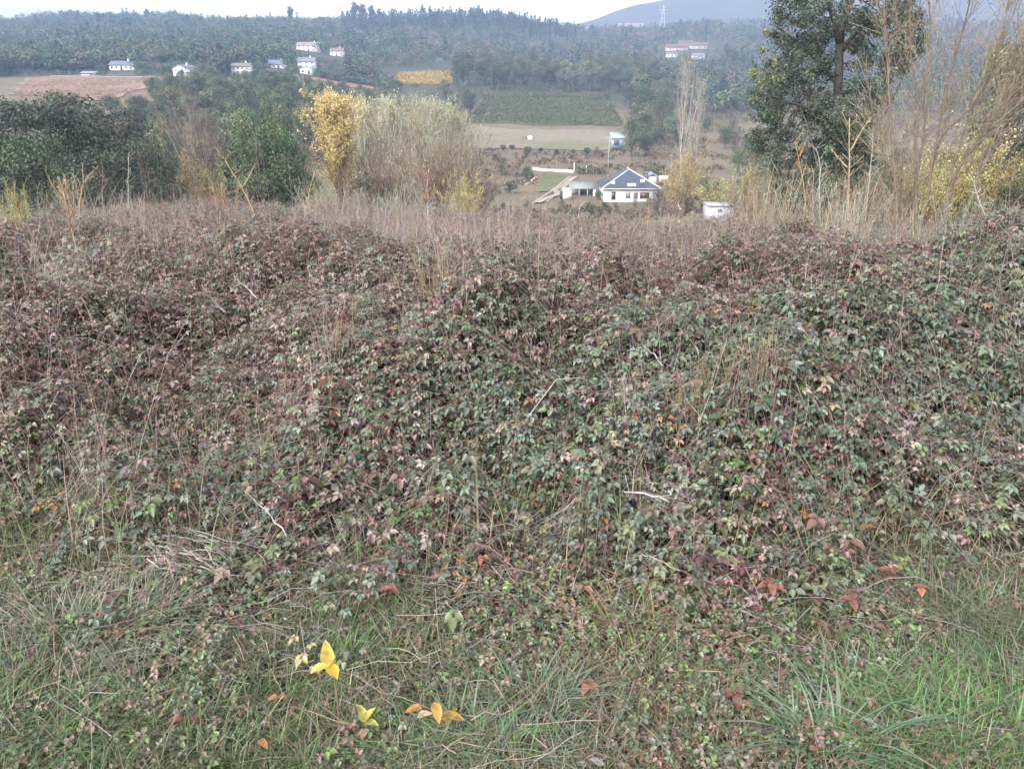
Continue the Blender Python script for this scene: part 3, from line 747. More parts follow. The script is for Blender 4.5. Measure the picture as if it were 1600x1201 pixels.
RED1 = (.21, .09, .075); RED2 = (.25, .11, .08); RED3 = (.15, .07, .068)
def sprig(px, row, label, col, Lpx, n=3, seed=0, group=None):
    rng = np.random.default_rng(1300 + seed); b = hit(px, row); ms = msize(row, b[1]); L = Lpx * ms * (.85 if row > 1050 else .64)
    top = b + np.array([rng.normal(0, .01), -.01, .055 + L * .35 if row > 860 else .02 + L * .3])
    a0 = rng.uniform(0, 6.28); ls = []
    for k in range(n):
        a = a0 + k * 6.28 / n + rng.normal(0, .25)
        ls.append((top + rng.normal(0, .003, 3), (math.cos(a), math.sin(a) - .2, rng.uniform(-.15, .35)), L * rng.uniform(.8, 1.1), L * .62, np.array(col) * rng.uniform(.8, 1.2), .35))
    return plant('red_leaf_sprig', label, 'leaf sprig', b, [b - [0, 0, .01], top], ls, .0012, (.22, .09, .07), group)
for k, (px, row, lab, col, L, n) in enumerate([
    (1145, 1106, 'three spread dull red leaves before the bright green grass', RED1, 30, 3),
    (1245, 1116, 'small red leaf pair at the edge of the bright green grass', RED2, 24, 2),
    (1252, 1152, 'single upright pinkish red leaf beside the bright green grass', RED2, 24, 1),
    (1250, 1195, 'pale red leaf at the very bottom edge', (.42, .17, .12), 24, 1),
    (1193, 938, 'rust red leaf group on the verge at the foot of the right thicket', RED2, 34, 5),
    (1172, 905, 'dull purple red leaves just above the rust red group', RED3, 26, 3),
    (1328, 962, 'broad dark red leaves lying on the right verge', RED1, 34, 4),
    (1392, 918, 'bright rust leaf trio on the right verge', RED2, 32, 3),
    (1430, 942, 'rust leaf streak right of the bright rust trio', (.36, .15, .10), 28, 3),
    (1290, 880, 'pinkish leaf tuft at the foot of the right thicket', (.32, .14, .13), 24, 3),
    (855, 1045, 'dark red leaf pair on the verge right of centre', RED3, 26, 2),
    (925, 1095, 'brownish red leaves low on the verge right of centre', (.28, .12, .09), 24, 3),
    (300, 1152, 'crimson leaf pair low on the left verge', (.22, .065, .07), 30, 2),
    (437, 1112, 'small rusty orange leaf standing left of the yellow sapling', (.32, .16, .08), 22, 2),
    (405, 1185, 'orange fallen leaf at the bottom left of centre', (.36, .17, .07), 24, 1),
    (604, 945, 'dusty red leaf pair on the verge in the centre', (.28, .10, .09), 28, 2),
    (1258, 815, 'orange star shaped leaf in the right thicket', (.34, .17, .06), 24, 5),
    (1348, 832, 'broad orange leaf in the right thicket', (.32, .16, .07), 26, 2),
    (1515, 626, 'salmon red leaf on the upper right thicket', (.32, .13, .10), 18, 2),
    (850, 473, 'bright rust leaf on the crest of the thicket in the centre', (.28, .11, .065), 16, 3),
    (105, 780, 'salmon leaf low in the left thicket', (.32, .16, .11), 20, 2)]):
    sprig(px, row, lab, col, L, n, k)

def tuft(px, row, label, n, Hpx, cols, w, spread, seed, name='grass_tuft', bendr=(.3, 1.7)):
    rng = np.random.default_rng(1700 + seed); b = hit(px, row, 0); b[2] = zt(b[0], b[1]); ms = msize(row, b[1])
    n = int(n * 1.9); Hpx = Hpx * 1.15
    mb = MB(); r = spread * 1.15 * np.sqrt(rng.random(n)); a = rng.random(n) * 6.28
    P = np.stack([np.cos(a) * r, np.sin(a) * r * .6, np.zeros(n)], 1)
    P[:, 2] = zt(b[0] + P[:, 0], b[1] + P[:, 1]) - b[2] - .005
    blades(mb, P, a + rng.normal(0, .7, n), Hpx * ms * rng.uniform(.45, 1.15, n), rng.uniform(*bendr, n), w * rng.uniform(.7, 1.3, n), pick(rng, n, cols, np.ones(len(cols)), .15), 6, rng.uniform(0, .5, n))
    return tag(mb.build(name, M_GRASS, loc=b), label, 'grass tuft')
GB = [(.095, .22, .065), (.12, .25, .08), (.17, .26, .10)]; GBL = [(.10, .175, .10), (.14, .21, .13), (.19, .235, .16)]; GS = [(.19, .20, .12), (.24, .21, .15), (.15, .18, .11), (.29, .26, .21)]
tuft(1290, 1180, 'long bluish green grass tuft arching beside the red leaf pair', 90, 110, GBL, .006, .09, 1)
tuft(1385, 1160, 'bright green grass tuft in the middle of the right corner lawn', 120, 75, GB, .005, .10, 2)
tuft(1465, 1130, 'bright green tuft right of the middle tuft', 120, 75, GB, .005, .10, 3)
tuft(1545, 1150, 'bright green tuft near the bottom right corner', 110, 80, GB, .005, .10, 4)
tuft(1590, 1090, 'green tuft at the right edge of the frame', 90, 80, GB + GBL, .005, .09, 5)
tuft(1330, 1095, 'thin bluish tuft behind the long arching tuft', 70, 80, GBL, .004, .08, 6)
tuft(735, 1175, 'green tuft with broad blades right of the orange leaf clump', 80, 80, GBL + GB, .006, .08, 7)
tuft(835, 1110, 'bluish green tuft with long blades in the centre of the verge', 80, 80, GBL, .0055, .08, 8)
tuft(800, 1185, 'bluish tuft at the bottom edge right of centre', 80, 70, GBL, .0055, .09, 9)
tuft(540, 1035, 'small bright green tuft behind the yellow sapling', 60, 50, GB, .004, .05, 10)
tuft(130, 1010, 'grey green tussock of long dry grass at the left', 150, 110, GS, .003, .13, 11)
tuft(215, 985, 'pale green tussock of fine grass below the dead stem pile', 120, 90, GS + GBL, .003, .10, 12)
tuft(60, 1090, 'dull tussock at the left edge of the verge', 130, 95, GS + GBL, .003, .13, 13)
tuft(270, 1075, 'low dry tussock on the left verge', 100, 70, GS, .003, .10, 14)
tuft(1480, 955, 'grey dry tussock at the foot of the right thicket', 140, 95, GS, .003, .14, 15)
tuft(1560, 985, 'pale dry tussock at the right edge', 120, 95, GS + GBL, .003, .13, 16)
tuft(985, 980, 'yellowish wiry grass tuft right of the centre', 70, 80, [(.30, .27, .11), (.22, .2, .1)], .0025, .09, 17)
tuft(1010, 1060, 'yellow green wiry tuft on the verge right of centre', 70, 75, [(.28, .26, .12), (.19, .2, .1)], .0025, .09, 18)

tuft(40, 1180, 'soft green grass tuft in the bottom left corner', 130, 85, GBL + GB, .0035, .11, 31)
tuft(150, 1150, 'soft green tuft right of the bottom left corner', 120, 75, GBL + GB, .0035, .11, 32)
tuft(1450, 1190, 'bright grass tuft at the bottom edge before the right corner', 130, 85, GB, .0045, .11, 33)
tuft(1580, 1185, 'bright grass tuft in the bottom right corner', 130, 90, GB, .0045, .11, 34)
tuft(1420, 1085, 'bright soft tuft at the back of the right corner lawn', 120, 70, GB, .004, .10, 35)
tuft(650, 1190, 'green tuft at the bottom edge below the orange leaf clump', 100, 70, GB + GBL, .004, .09, 36)

def dry_clump(px, row, Y, Hpx, n, label, cols, seed):
    rng = np.random.default_rng(2100 + seed); b = at(px, row, Y); b[2] = min(b[2], float(ht(b[0], b[1]))) - .1; ms = msize(row, Y)
    K = 6; t = np.linspace(0, 1, K); a = rng.random(n) * 6.28; r = rng.uniform(0, 34, n) * ms
    H = Hpx * ms * rng.uniform(.4, 1.1, n) + .1; ln = rng.normal(.10, .18, n)
    P = np.stack([np.cos(a)[:, None] * (r[:, None] + (ln * H)[:, None] * t ** 1.6), np.sin(a)[:, None] * (r[:, None] + (ln * H)[:, None] * t ** 1.6), H[:, None] * t - .0], -1) + rng.normal(0, ms * .5, (n, K, 3))
    mb = MB(); C = pick(rng, n, cols, np.ones(len(cols)), .2)
    tubes(mb, P, ms * rng.uniform(.35, .8, n)[:, None] * np.linspace(1, .4, K), 3, C)
    m = n * 5; i = np.repeat(np.arange(n), 5); q = P[i, rng.integers(2, K, m)]
    d = unit(rng.normal(0, 1, (m, 3)) + [0, 0, .8]); l = ms * rng.uniform(4, 16, m)
    tubes(mb, q[:, None] + d[:, None] * l[:, None, None] * np.linspace(0, 1, 3)[None, :, None], ms * .3 * np.ones((m, 3)), 3, np.repeat(C, 5, 0))
    return tag(mb.build('dry_grass_clump', M_CANE, loc=b), label, 'dry grass')
DC = [(.30, .28, .20), (.36, .30, .19), (.27, .30, .24), (.24, .18, .13)]
dry_clump(1205, 392, 8.6, 120, 60, 'leftmost tall dry grass clump behind the right crest of the thicket', DC, 1)
dry_clump(1250, 385, 9.0, 130, 60, 'dense straw coloured clump below the reddish tipped stalk', DC, 2)
dry_clump(1290, 372, 9.6, 105, 55, 'bluish dry clump left of the three forked stalk', [(.28, .31, .27), (.33, .32, .26), (.25, .22, .16)], 3)
dry_clump(1345, 360, 10.2, 95, 50, 'dry clump right of the three forked stalk', DC, 4)
dry_clump(1395, 350, 10.8, 80, 45, 'low dry clump at the foot of the bare willow', DC, 5)
dry_clump(1180, 352, 11, 90, 50, 'dry clump beside the low white hut', [(.22, .15, .11), (.28, .2, .14), (.3, .26, .18)], 6)
dry_clump(1505, 345, 10.8, 75, 45, 'bluish grey clump right of the bare willow', [(.28, .31, .29), (.24, .23, .18)], 7)
dry_clump(1440, 352, 9.5, 70, 50, 'pale dry clump before the left stems of the bare willow', DC, 14)
dry_clump(1560, 358, 8.5, 85, 55, 'straw and grey clump on the right crest of the thicket', DC, 15)
dry_clump(1600, 362, 8.0, 70, 50, 'pale clump cut by the right edge on the crest of the thicket', DC, 16)
dry_clump(1320, 382, 8.8, 100, 60, 'pale straw clump at the foot of the three forked stalk', [(.36, .34, .27), (.40, .34, .24), (.3, .3, .24)], 17)
for kk, (px, row, lab) in enumerate([(1150, 615, 'tall tan stems standing in the middle of the right thicket'), (1195, 590, 'olive tan stems right of the tall tan stems'), (1085, 640, 'thin reddish stems left of the tall tan stems'), (690, 470, 'loose grey stems on the crest left of the centre'), (520, 560, 'fan of brown stems in the left centre of the thicket')]):
    dry_clump(px, row, float(hit(px, row)[1]), 95, 34, lab, [(.27, .21, .14), (.24, .22, .12), (.26, .18, .145)], 20 + kk)
dry_clump(345, 318, 17, 45, 40, 'rusty dry clump on the left crest of the thicket', [(.26, .15, .11), (.33, .22, .15)], 8)
dry_clump(110, 330, 15, 70, 45, 'orange tinted dry clump before the dark left oaks', [(.29, .22, .14), (.28, .24, .16)], 9)
dry_clump(20, 335, 14, 60, 45, 'greenish dry clump at the left edge before the dark oaks', [(.28, .26, .12), (.22, .24, .12)], 10)
dry_clump(500, 322, 17, 45, 40, 'greenish weed clump at the foot of the yellow poplar', [(.2, .24, .14), (.27, .26, .17)], 11)
dry_clump(610, 318, 17, 50, 45, 'bluish weed clump left of the brown bush', [(.22, .27, .2), (.27, .28, .2)], 12)
dry_clump(720, 325, 17, 50, 45, 'tan weed clump right of the brown bush', [(.3, .24, .13), (.25, .24, .14)], 13)

# ------------------------------------------------------------------ trees
def limb(rng, p0, d, L, up, wob, K=5):
    t = np.linspace(0, 1, K)[:, None]
    P = p0 + d * L * t + np.array([0, 0, 1.0]) * up * L * t ** 2
    P[1:] += rng.normal(0, wob * L, (K - 1, 3)); return P

def clump_cards(mb, rng, centres, rad, n, size, cols, wts, cvar=.22, tpl=LEAFC, up=.35, shell=.55):
    m = len(centres); c0 = pick(rng, m, cols, wts, cvar)
    i = np.repeat(np.arange(m), n); N = len(i)
    u = rdir(rng, N); r = shell + (1 - shell) * rng.random(N); r *= np.where(rng.random(N) < .2, rng.uniform(.9, 1.25, N), 1)
    R = np.asarray(rad, float); R = np.tile(R, (m, 1)) if R.ndim == 1 else R
    P = centres[i] + u * r[:, None] * R[i]
    Nn = unit(u * .8 + np.array([0, 0, up]) + rng.normal(0, .45, (N, 3)))
    s = size * rng.uniform(.6, 1.35, N)
    C = np.clip(c0[i] * (1 + rng.normal(0, .16, (N, 1))) * (1 + rng.normal(0, .05, (N, 3))), .006, .9)
    cards(mb, P - Nn * 0 , Nn, rdir(rng, N), s, s * rng.uniform(.55, .9, N), C, tpl)

def proto_leafy(seed, cols, wts, nclump=34, ncard=95, size=.30, shape=(3.3, 3.3, 4.1), cz=5.9, trunk_r=.28, crad=1.35, bark=(.11, .085, .065)):
    rng = np.random.default_rng(seed); tb = MB(); cb = MB()
    u = rdir(rng, nclump); r = rng.uniform(.35, .95, nclump) ** .6
    c = u * r[:, None] * np.array(shape) * rng.uniform(.8, 1.1, (nclump, 1)) + np.array([0, 0, cz])
    c[:, 2] = np.maximum(c[:, 2], 1.3)
    top = np.array([rng.normal(0, .4), rng.normal(0, .4), 7.4])
    tp = np.stack([np.array([0, 0, -.6]) * (1 - t) + top * t + np.array([rng.normal(0, .12), rng.normal(0, .12), 0]) for t in np.linspace(0, 1, 7)])
    tubes(tb, tp[None], (trunk_r * np.linspace(1.2, .25, 7))[None], 8, np.array(bark))
    for k in range(nclump):
        j = min(5, max(1, int(c[k, 2] / 10 * 6))); p0 = tp[j]
        d = c[k] - p0; L = np.linalg.norm(d)
        tubes(tb, limb(rng, p0, d / max(L, 1e-3), L, .0, .03)[None], (trunk_r * .32 * np.linspace(1, .25, 5))[None], 5, np.array(bark))
    rad = crad * rng.uniform(.65, 1.25, (nclump, 1)) * np.array([1.1, 1.1, .8])
    clump_cards(cb, rng, c, rad, ncard, size, cols, wts)
    return tb, cb

def proto_bare(seed, H=10, nl=16, spread=.35, r0=.16, twigcol=(.24, .20, .16), barkcol=(.30, .27, .23), multi=False, leaf=None, nleaf=0, lsize=.12, l2=9, l3=6):
    rng = np.random.default_rng(seed); tb = MB(); wb = MB(); K = 5
    starts = []
    if not multi:
        tp = np.stack([np.array([0, 0, -.4]) + np.array([rng.normal(0, .06), rng.normal(0, .06), 0]) + np.array([0, 0, H * .98]) * t for t in np.linspace(0, 1, 9)])
        tubes(tb, tp[None], (r0 * np.linspace(1.2, .12, 9))[None], 7, np.array(barkcol))
    L1 = []
    for k in range(nl):
        a = k * 2.4 + rng.normal(0, .3)
        if multi:
            tilt = rng.uniform(.05, spread * 1.6); p0 = np.array([rng.normal(0, .15), rng.normal(0, .15), -.2]); L = H * rng.uniform(.55, .95)
            r = r0 * .55
        else:
            f = rng.uniform(.10, .88); p0 = np.array([0, 0, H * f]); tilt = spread * rng.uniform(1.0, 1.9); L = H * (1 - f) * rng.uniform(.55, .85) + .5
            r = r0 * .45 * (1 - f * .6)
        d = unit(np.array([math.cos(a) * math.sin(tilt), math.sin(a) * math.sin(tilt), math.cos(tilt)]))
        P = limb(rng, p0, d, L, .06, .012); L1.append((P, L))
        tubes(tb, P[None], (r * np.linspace(1, .25, K))[None], 5, np.array(barkcol) * rng.uniform(.85, 1.1))
    P2 = []; 
    for P, L in L1:
        for _ in range(l2):
            f = rng.uniform(.2, 1); k = min(K - 2, int(f * (K - 1))); p = P[k] + (P[k + 1] - P[k]) * (f * (K - 1) - k)
            d = unit(unit(P[-1] - P[0]) * 1.2 + rng.normal(0, .55, 3) + [0, 0, .35])
            P2.append(limb(rng, p, d, L * rng.uniform(.18, .4), .08, .02))
    P2 = np.array(P2)
    tubes(wb, P2, r0 * .12 * np.ones((len(P2), 1)) * np.linspace(1, .4, K), 3, pick(rng, len(P2), [twigcol], [1], .2))
    n3 = len(P2) * l3; i = np.repeat(np.arange(len(P2)), l3); q = P2[i, rng.integers(1, K, n3)]
    d = unit(unit(P2[i, -1] - P2[i, 0]) + rng.normal(0, .5, (n3, 3)) + [0, 0, .3]); l = rng.uniform(.3, .9, n3) * H / 10
    P3 = q[:, None] + d[:, None] * l[:, None, None] * np.linspace(0, 1, 3)[None, :, None]
    tubes(wb, P3, r0 * .06 * np.ones((n3, 3)), 3, pick(rng, n3, [twigcol], [1], .25))
    lb = None
    if leaf is not None:
        lb = MB(); j = rng.integers(0, n3, nleaf); P = P3[j, rng.integers(0, 3, nleaf)] + rng.normal(0, .1, (nleaf, 3))
        s = lsize * rng.uniform(.6, 1.4, nleaf)
        cards(lb, P, rdir(rng, nleaf), rdir(rng, nleaf), s, s * .8, pick(rng, nleaf, leaf, np.ones(len(leaf)), .2), LEAFC)
    return tb, wb, lb

def make_tree(name, parts, label=None, cat='tree'):
    r = empty(name, (0, 0, 0), label=label, cat=cat)
    for nm, mb, mt in parts:
        if mb is not None: mb.build(nm, mt, r)
    return r

OAKC = [(.052, .068, .038), (.066, .084, .044), (.084, .097, .048), (.054, .068, .046)]
MIXC = [(.115, .145, .062), (.085, .125, .060), (.150, .155, .066), (.09, .11, .066)]
BELT = [(.115, .145, .078), (.095, .135, .075), (.155, .16, .08), (.13, .13, .085)]
SCRUB = [(.15, .12, .075), (.18, .14, .08), (.115, .125, .065), (.20, .145, .11)]
PROTO = {}
def leafy(key, name, seed, **k):
    tb, cb = proto_leafy(seed, **k); PROTO[key] = [make_tree(name, [('trunk', tb, M_BARK), ('crown', cb, M_TREELEAF)]), False, max(np.quantile(v[:, 2], .995) for v in cb.V)]
def bare(key, name, seed, mt=M_TREELEAF, cat='tree', **k):
    tb, wb, lb = proto_bare(seed, **k); PROTO[key] = [make_tree(name, [('trunk', tb, M_BARK), ('twigs', wb, M_BARK), ('leaves', lb, mt)], cat=cat), False, max(np.quantile(v[:, 2], .985) for v in wb.V)]
leafy('oak1', 'oak_tree', 11, cols=OAKC, wts=[.3, .35, .2, .15], nclump=46, ncard=210, size=.21, shape=(4.2, 4.2, 4.0), cz=5.6, crad=1.45)
leafy('oak2', 'oak_tree', 12, cols=OAKC, wts=[.25, .35, .25, .15], nclump=40, ncard=210, size=.21, shape=(4.0, 4.0, 4.2), cz=5.6, crad=1.5)
leafy('green1', 'leafy_tree', 13, cols=MIXC, wts=[.35, .3, .2, .15], nclump=36, ncard=110)
leafy('green2', 'leafy_tree', 14, cols=MIXC, wts=[.25, .3, .3, .15], nclump=28, ncard=110, shape=(2.9, 2.9, 4.2))
leafy('green3', 'leafy_tree', 15, cols=MIXC, wts=[.2, .4, .1, .3], nclump=40, ncard=100, shape=(3.8, 3.8, 3.9), cz=5.7)
leafy('round', 'leafy_tree', 16, cols=[(.078, .120, .046), (.10, .14, .052), (.064, .10, .048)], wts=[.4, .35, .25], nclump=52, ncard=190, size=.2, shape=(4.0, 4.0, 4.3), cz=5.2, crad=1.3)
leafy('belt1', 'belt_tree', 17, cols=BELT, wts=[.35, .3, .2, .15], nclump=30, ncard=90, shape=(2.7, 2.7, 4.4), size=.34)
leafy('belt2', 'belt_tree', 18, cols=BELT, wts=[.25, .3, .3, .15], nclump=34, ncard=90, shape=(3.3, 3.3, 4.3), size=.34)
leafy('scrub1', 'scrub_tree', 19, cols=SCRUB, wts=[.3, .25, .3, .15], nclump=26, ncard=90, shape=(3.6, 3.6, 3.8), cz=5.2)
leafy('scrub2', 'scrub_tree', 20, cols=SCRUB, wts=[.2, .35, .2, .25], nclump=22, ncard=80, shape=(3.0, 3.0, 4.0), cz=5.2)
bare('poplar_bare', 'bare_poplar', 31, H=10, nl=26, spread=.20, r0=.13, twigcol=(.46, .43, .34), barkcol=(.52, .49, .43), leaf=[(.42, .41, .22), (.36, .37, .2)], nleaf=2200, lsize=.13, l2=8, l3=5)
bare('poplar_bare2', 'bare_poplar', 32, H=10, nl=24, spread=.24, r0=.12, twigcol=(.40, .36, .29), barkcol=(.46, .43, .38), leaf=[(.38, .37, .2), (.42, .39, .2)], nleaf=900, lsize=.15, l2=9, l3=5)
bare('poplar_yellow', 'yellow_poplar', 33, H=10, nl=40, spread=.155, r0=.14, twigcol=(.28, .18, .10), barkcol=(.30, .20, .12), leaf=[(.62, .52, .22), (.58, .47, .18), (.66, .56, .28), (.54, .41, .17)], nleaf=36000, lsize=.088, l2=9, l3=5)
bare('poplar_thin', 'bare_poplar', 37, H=10, nl=16, spread=.17, r0=.075, twigcol=(.32, .28, .24), barkcol=(.38, .34, .30), leaf=[(.36, .34, .17)], nleaf=160, lsize=.12, l2=7, l3=4)
bare('bush_brown', 'twiggy_bush', 34, cat='bush', H=10, nl=30, spread=.46, r0=.20, multi=True, twigcol=(.23, .175, .13), barkcol=(.24, .185, .145), leaf=[(.32, .23, .10), (.27, .17, .09), (.30, .28, .14)], nleaf=1100, lsize=.18, l2=11, l3=6)
bare('wood_bare', 'bare_tree', 35, H=10, nl=18, spread=.42, r0=.15, twigcol=(.20, .16, .145), barkcol=(.22, .18, .15), l2=9, l3=5)
bare('yellow_low', 'yellow_bush', 36, cat='bush', H=10, nl=22, spread=.42, r0=.16, multi=True, twigcol=(.22, .15, .08), barkcol=(.22, .16, .1), leaf=[(.46, .38, .14), (.38, .33, .13), (.33, .31, .14)], nleaf=5200, lsize=.16, l2=8, l3=4)

def put(key, px, top, Y, label, cat='tree', group=None, wide=1.0, base=None, X=None, h=None, seed=None):
    src, used, zmax = PROTO[key]
    o = copy_tree(src) if used else src
    PROTO[key][1] = True
    if X is None: X = xpos(px, top if base is None else (top + base) / 2, Y)
    z = float(zt(X, Y)) - .15 if base is None else zrow(base, Y)
    if h is None: h = zrow(top, Y) - z
    s = h / zmax; wide = wide * zmax / 10.0
    o.location = (float(X), float(Y), z); o.scale = (s * wide, s * wide, s)
    o.rotation_euler = (0, 0, random.uniform(0, 6.28))
    tag(o, label, cat)
    if group: o['group'] = group
    elif 'group' in o: del o['group']
    return o

# dark oaks on the left
for k, (px, top, Y, key, w, lab) in enumerate([
    (18, 158, 74, 'oak1', 1.05, 'dark evergreen oak at the left edge of the picture'),
    (100, 150, 80, 'oak2', 1.1, 'tallest dark evergreen oak of the left clump below the brown field'),
    (172, 178, 77, 'oak1', 1.0, 'dark evergreen oak in the middle of the left clump'),
    (222, 222, 72, 'oak2', .9, 'low dark evergreen oak at the right end of the left clump'),
    (60, 205, 64, 'oak2', 1.2, 'broad low dark oak in front of the tallest left oak'),
    (150, 232, 62, 'oak1', 1.2, 'lowest dark oak at the front of the left clump'),
    (-45, 190, 66, 'oak2', 1.1, 'dark oak cut by the left picture edge')]):
    put(key, px, top, Y, lab, wide=w)
put('yellow_low', 222, 218, 88, 'small yellow spray at the right end of the dark left oaks', 'bush', wide=.5)
put('round', 402, 186, 90, 'broad round green tree left of the yellow poplar', wide=1.0)
put('round', 448, 206, 94, 'smaller green tree touching the left side of the yellow poplar', wide=.8)
put('green3', 345, 205, 100, 'green tree behind the left flank of the broad round tree', wide=.9)
put('wood_bare', 292, 148, 92, 'tall bare grey tree right of the dark oaks', wide=.72)
put('wood_bare', 318, 180, 96, 'shorter bare grey tree beside the tall bare one', wide=.8)
put('yellow_low', 288, 238, 84, 'low yellow bush at the foot of the tall bare grey tree', 'bush', wide=.8)
put('yellow_low', 318, 255, 86, 'low yellow bush right of the other low yellow bush', 'bush', wide=.8)
put('poplar_yellow', 519, 149, 100, 'bright yellow columnar poplar above the thicket', wide=1.05)
put('wood_bare', 470, 190, 104, 'bare grey tree just left of the yellow poplar', wide=.6)
put('wood_bare', 575, 215, 104, 'low bare tree just right of the yellow poplar', wide=.9)
for k, (px, top, Y, key, w) in enumerate([(562, 160, 112, 'poplar_bare', 0.72), (582, 156, 116, 'poplar_bare2', 0.72), (604, 150, 112, 'poplar_bare', 0.72), (625, 158, 120, 'poplar_bare2', 0.72), (640, 152, 114, 'poplar_bare', 0.66), (660, 154, 118, 'poplar_bare', 0.72), (682, 158, 112, 'poplar_bare', 0.66), (700, 162, 120, 'poplar_bare', 0.72), (716, 176, 114, 'poplar_bare', 0.72), (594, 172, 104, 'poplar_bare2', 0.72), (648, 170, 106, 'poplar_bare2', 0.66), (728, 200, 118, 'poplar_bare2', 0.8)]):
    put(key, px, top, Y, 'pale nearly bare poplar in the clump between the yellow poplar and the white house', group='pale bare poplars in the clump', wide=w)
put('bush_brown', 676, 188, 92, 'dense brown twiggy bush in front of the bare poplars', 'bush', wide=.95)
put('bush_brown', 735, 232, 96, 'lower brown twiggy bush right of the dense one', 'bush', wide=1.1)
put('bush_brown', 606, 228, 96, 'low brown twiggy bush left of the dense one', 'bush', wide=1.2)
put('yellow_low', 722, 268, 84, 'low ochre bush at the foot of the brown bushes', 'bush', wide=1.0)
put('scrub1', 566, 268, 88, 'low rusty shrub right of the yellow poplar foot', 'bush', wide=1.3)
# right of the white house
put('poplar_thin', 1076, 88, 150, 'slender tall bare poplar right of the white house', wide=.7)
put('poplar_thin', 1096, 120, 156, 'shorter bare poplar right of the slender tall one', wide=.7)
put('yellow_low', 1082, 222, 146, 'yellow leaved bush at the foot of the slender bare poplar', 'bush', wide=.6)
put('yellow_low', 1058, 250, 142, 'small yellow bush left of the slender poplar foot', 'bush', wide=.9)
put('green2', 990, 184, 268, 'dark green tree beside the blue shed', wide=1.0)
put('green1', 1012, 208, 275, 'low green tree right of the blue shed', wide=1.2)
put('scrub1', 1046, 286, 150, 'reddish shrub right of the white house', 'bush', wide=1.0)
put('scrub2', 1030, 296, 152, 'small rusty shrub at the right corner of the white house', 'bush', wide=1.1)
put('yellow_low', 1135, 278, 120, 'yellow bush behind the low white hut', 'bush', wide=1.6)
put('yellow_low', 1172, 258, 118, 'taller yellow bush right of the low white hut', 'bush', wide=.9)
put('scrub2', 1180, 285, 90, 'rusty shrub at the right end of the low white hut', 'bush', wide=1.2)
put('scrub1', 1110, 290, 128, 'brown shrub left behind the low white hut', 'bush', wide=1.3)

# scattered trees of the valley and lower slopes, each its own thing
def inside(px, Y, boxes):
    return any(a <= px <= b and c <= Y <= d for a, b, c, d in boxes)
def grove(n, pxr, Yr, hr, keys, label, group, seed, avoid=(), cat='tree', mind=5.0, wide=(.9, 1.2)):
    rng = random.Random(seed); pts = []; tries = 0
    while len(pts) < n and tries < 4000:
        tries += 1
        Y = math.sqrt(rng.uniform(Yr[0] ** 2, Yr[1] ** 2)); px = rng.uniform(*pxr)
        if inside(px, Y, avoid): continue
        X = (px - 800) / FPX / 1.07 * Y
        if any((X - a) ** 2 + (Y - b) ** 2 < mind ** 2 for a, b in pts): continue
        pts.append((X, Y)); h = rng.uniform(*hr)
        put(rng.choice(keys), px, None, Y, label, cat, group, rng.uniform(*wide), X=X, h=h)
FIELDS = [(0, 262, 322, 432), (600, 715, 490, 610), (690, 1000, 150, 487), (480, 590, 425, 475)]
grove(120, (235, 660), (165, 330), (7, 11), ['green1', 'green2', 'green3', 'green2', 'green1'], 'green tree in the wood above the round green tree', 'trees of the slope wood', 1, FIELDS, mind=5.5)
grove(85, (255, 620), (318, 385), (5, 7.5), ['green1', 'green2', 'green3', 'belt2'], 'green tree in the wood just below the hillside houses', 'trees below the hillside houses', 2, FIELDS, mind=6)
grove(40, (-60, 255), (130, 245), (6.5, 8.5), ['oak2', 'green3', 'green1'], 'dark tree between the left oaks and the brown field', 'trees below the brown field', 3, FIELDS, mind=6)
grove(48, (600, 1020), (492, 585), (13, 20), ['belt1', 'belt2', 'belt1', 'green2'], 'tall soft green tree in the belt behind the vineyard', 'trees of the belt behind the vineyard', 4, [(600, 712, 480, 600)], mind=9)
grove(12, (690, 735), (370, 480), (6, 10), ['belt2', 'green3', 'scrub1'], 'green tree left of the vineyard', 'trees left of the vineyard', 5, mind=8)
grove(34, (985, 1070), (300, 520), (8, 14), ['belt2', 'green1', 'scrub1', 'belt1'], 'tree at the right end of the vineyard', 'trees right of the vineyard', 6, [(985, 1000, 290, 420)], mind=8)
grove(70, (1060, 1230), (215, 640), (3, 8), ['scrub1', 'scrub2', 'wood_bare', 'green1'], 'brownish scrub tree on the slope left of the big tree', 'scrub trees on the right slope', 7, mind=9)
grove(70, (1375, 1720), (60, 260), (4, 8), ['scrub2', 'scrub1', 'yellow_low', 'green1'], 'yellow brown scrub tree seen through the bare willow', 'scrub trees behind the willow', 8, mind=4)
grove(26, (700, 985), (236, 284), (1.2, 2.8), ['scrub1', 'green3', 'oak1', 'scrub2'], 'small bush on the rough strip between the white house and the mown field', 'bushes on the rough strip', 10, [(835, 905, 236, 240)], cat='bush', mind=3)
grove(22, (770, 1060), (128, 168), (1.0, 2.4), ['scrub1', 'green3', 'scrub2', 'oak2'], 'low bush on the meadow below the white house', 'bushes below the white house', 11, cat='bush', mind=2.5)
grove(16, (1010, 1200), (150, 214), (2, 4.5), ['scrub1', 'green1', 'scrub2', 'yellow_low'], 'bush on the slope right of the white house', 'bushes right of the white house', 12, [(1028, 1068, 150, 214)], cat='bush', mind=3)
grove(22, (1150, 1420), (70, 230), (4, 7), ['scrub1', 'green1', 'scrub2'], 'scrub tree low behind the big tree', 'scrub trees behind the big tree', 9, [(1090, 1200, 60, 140)], mind=6)
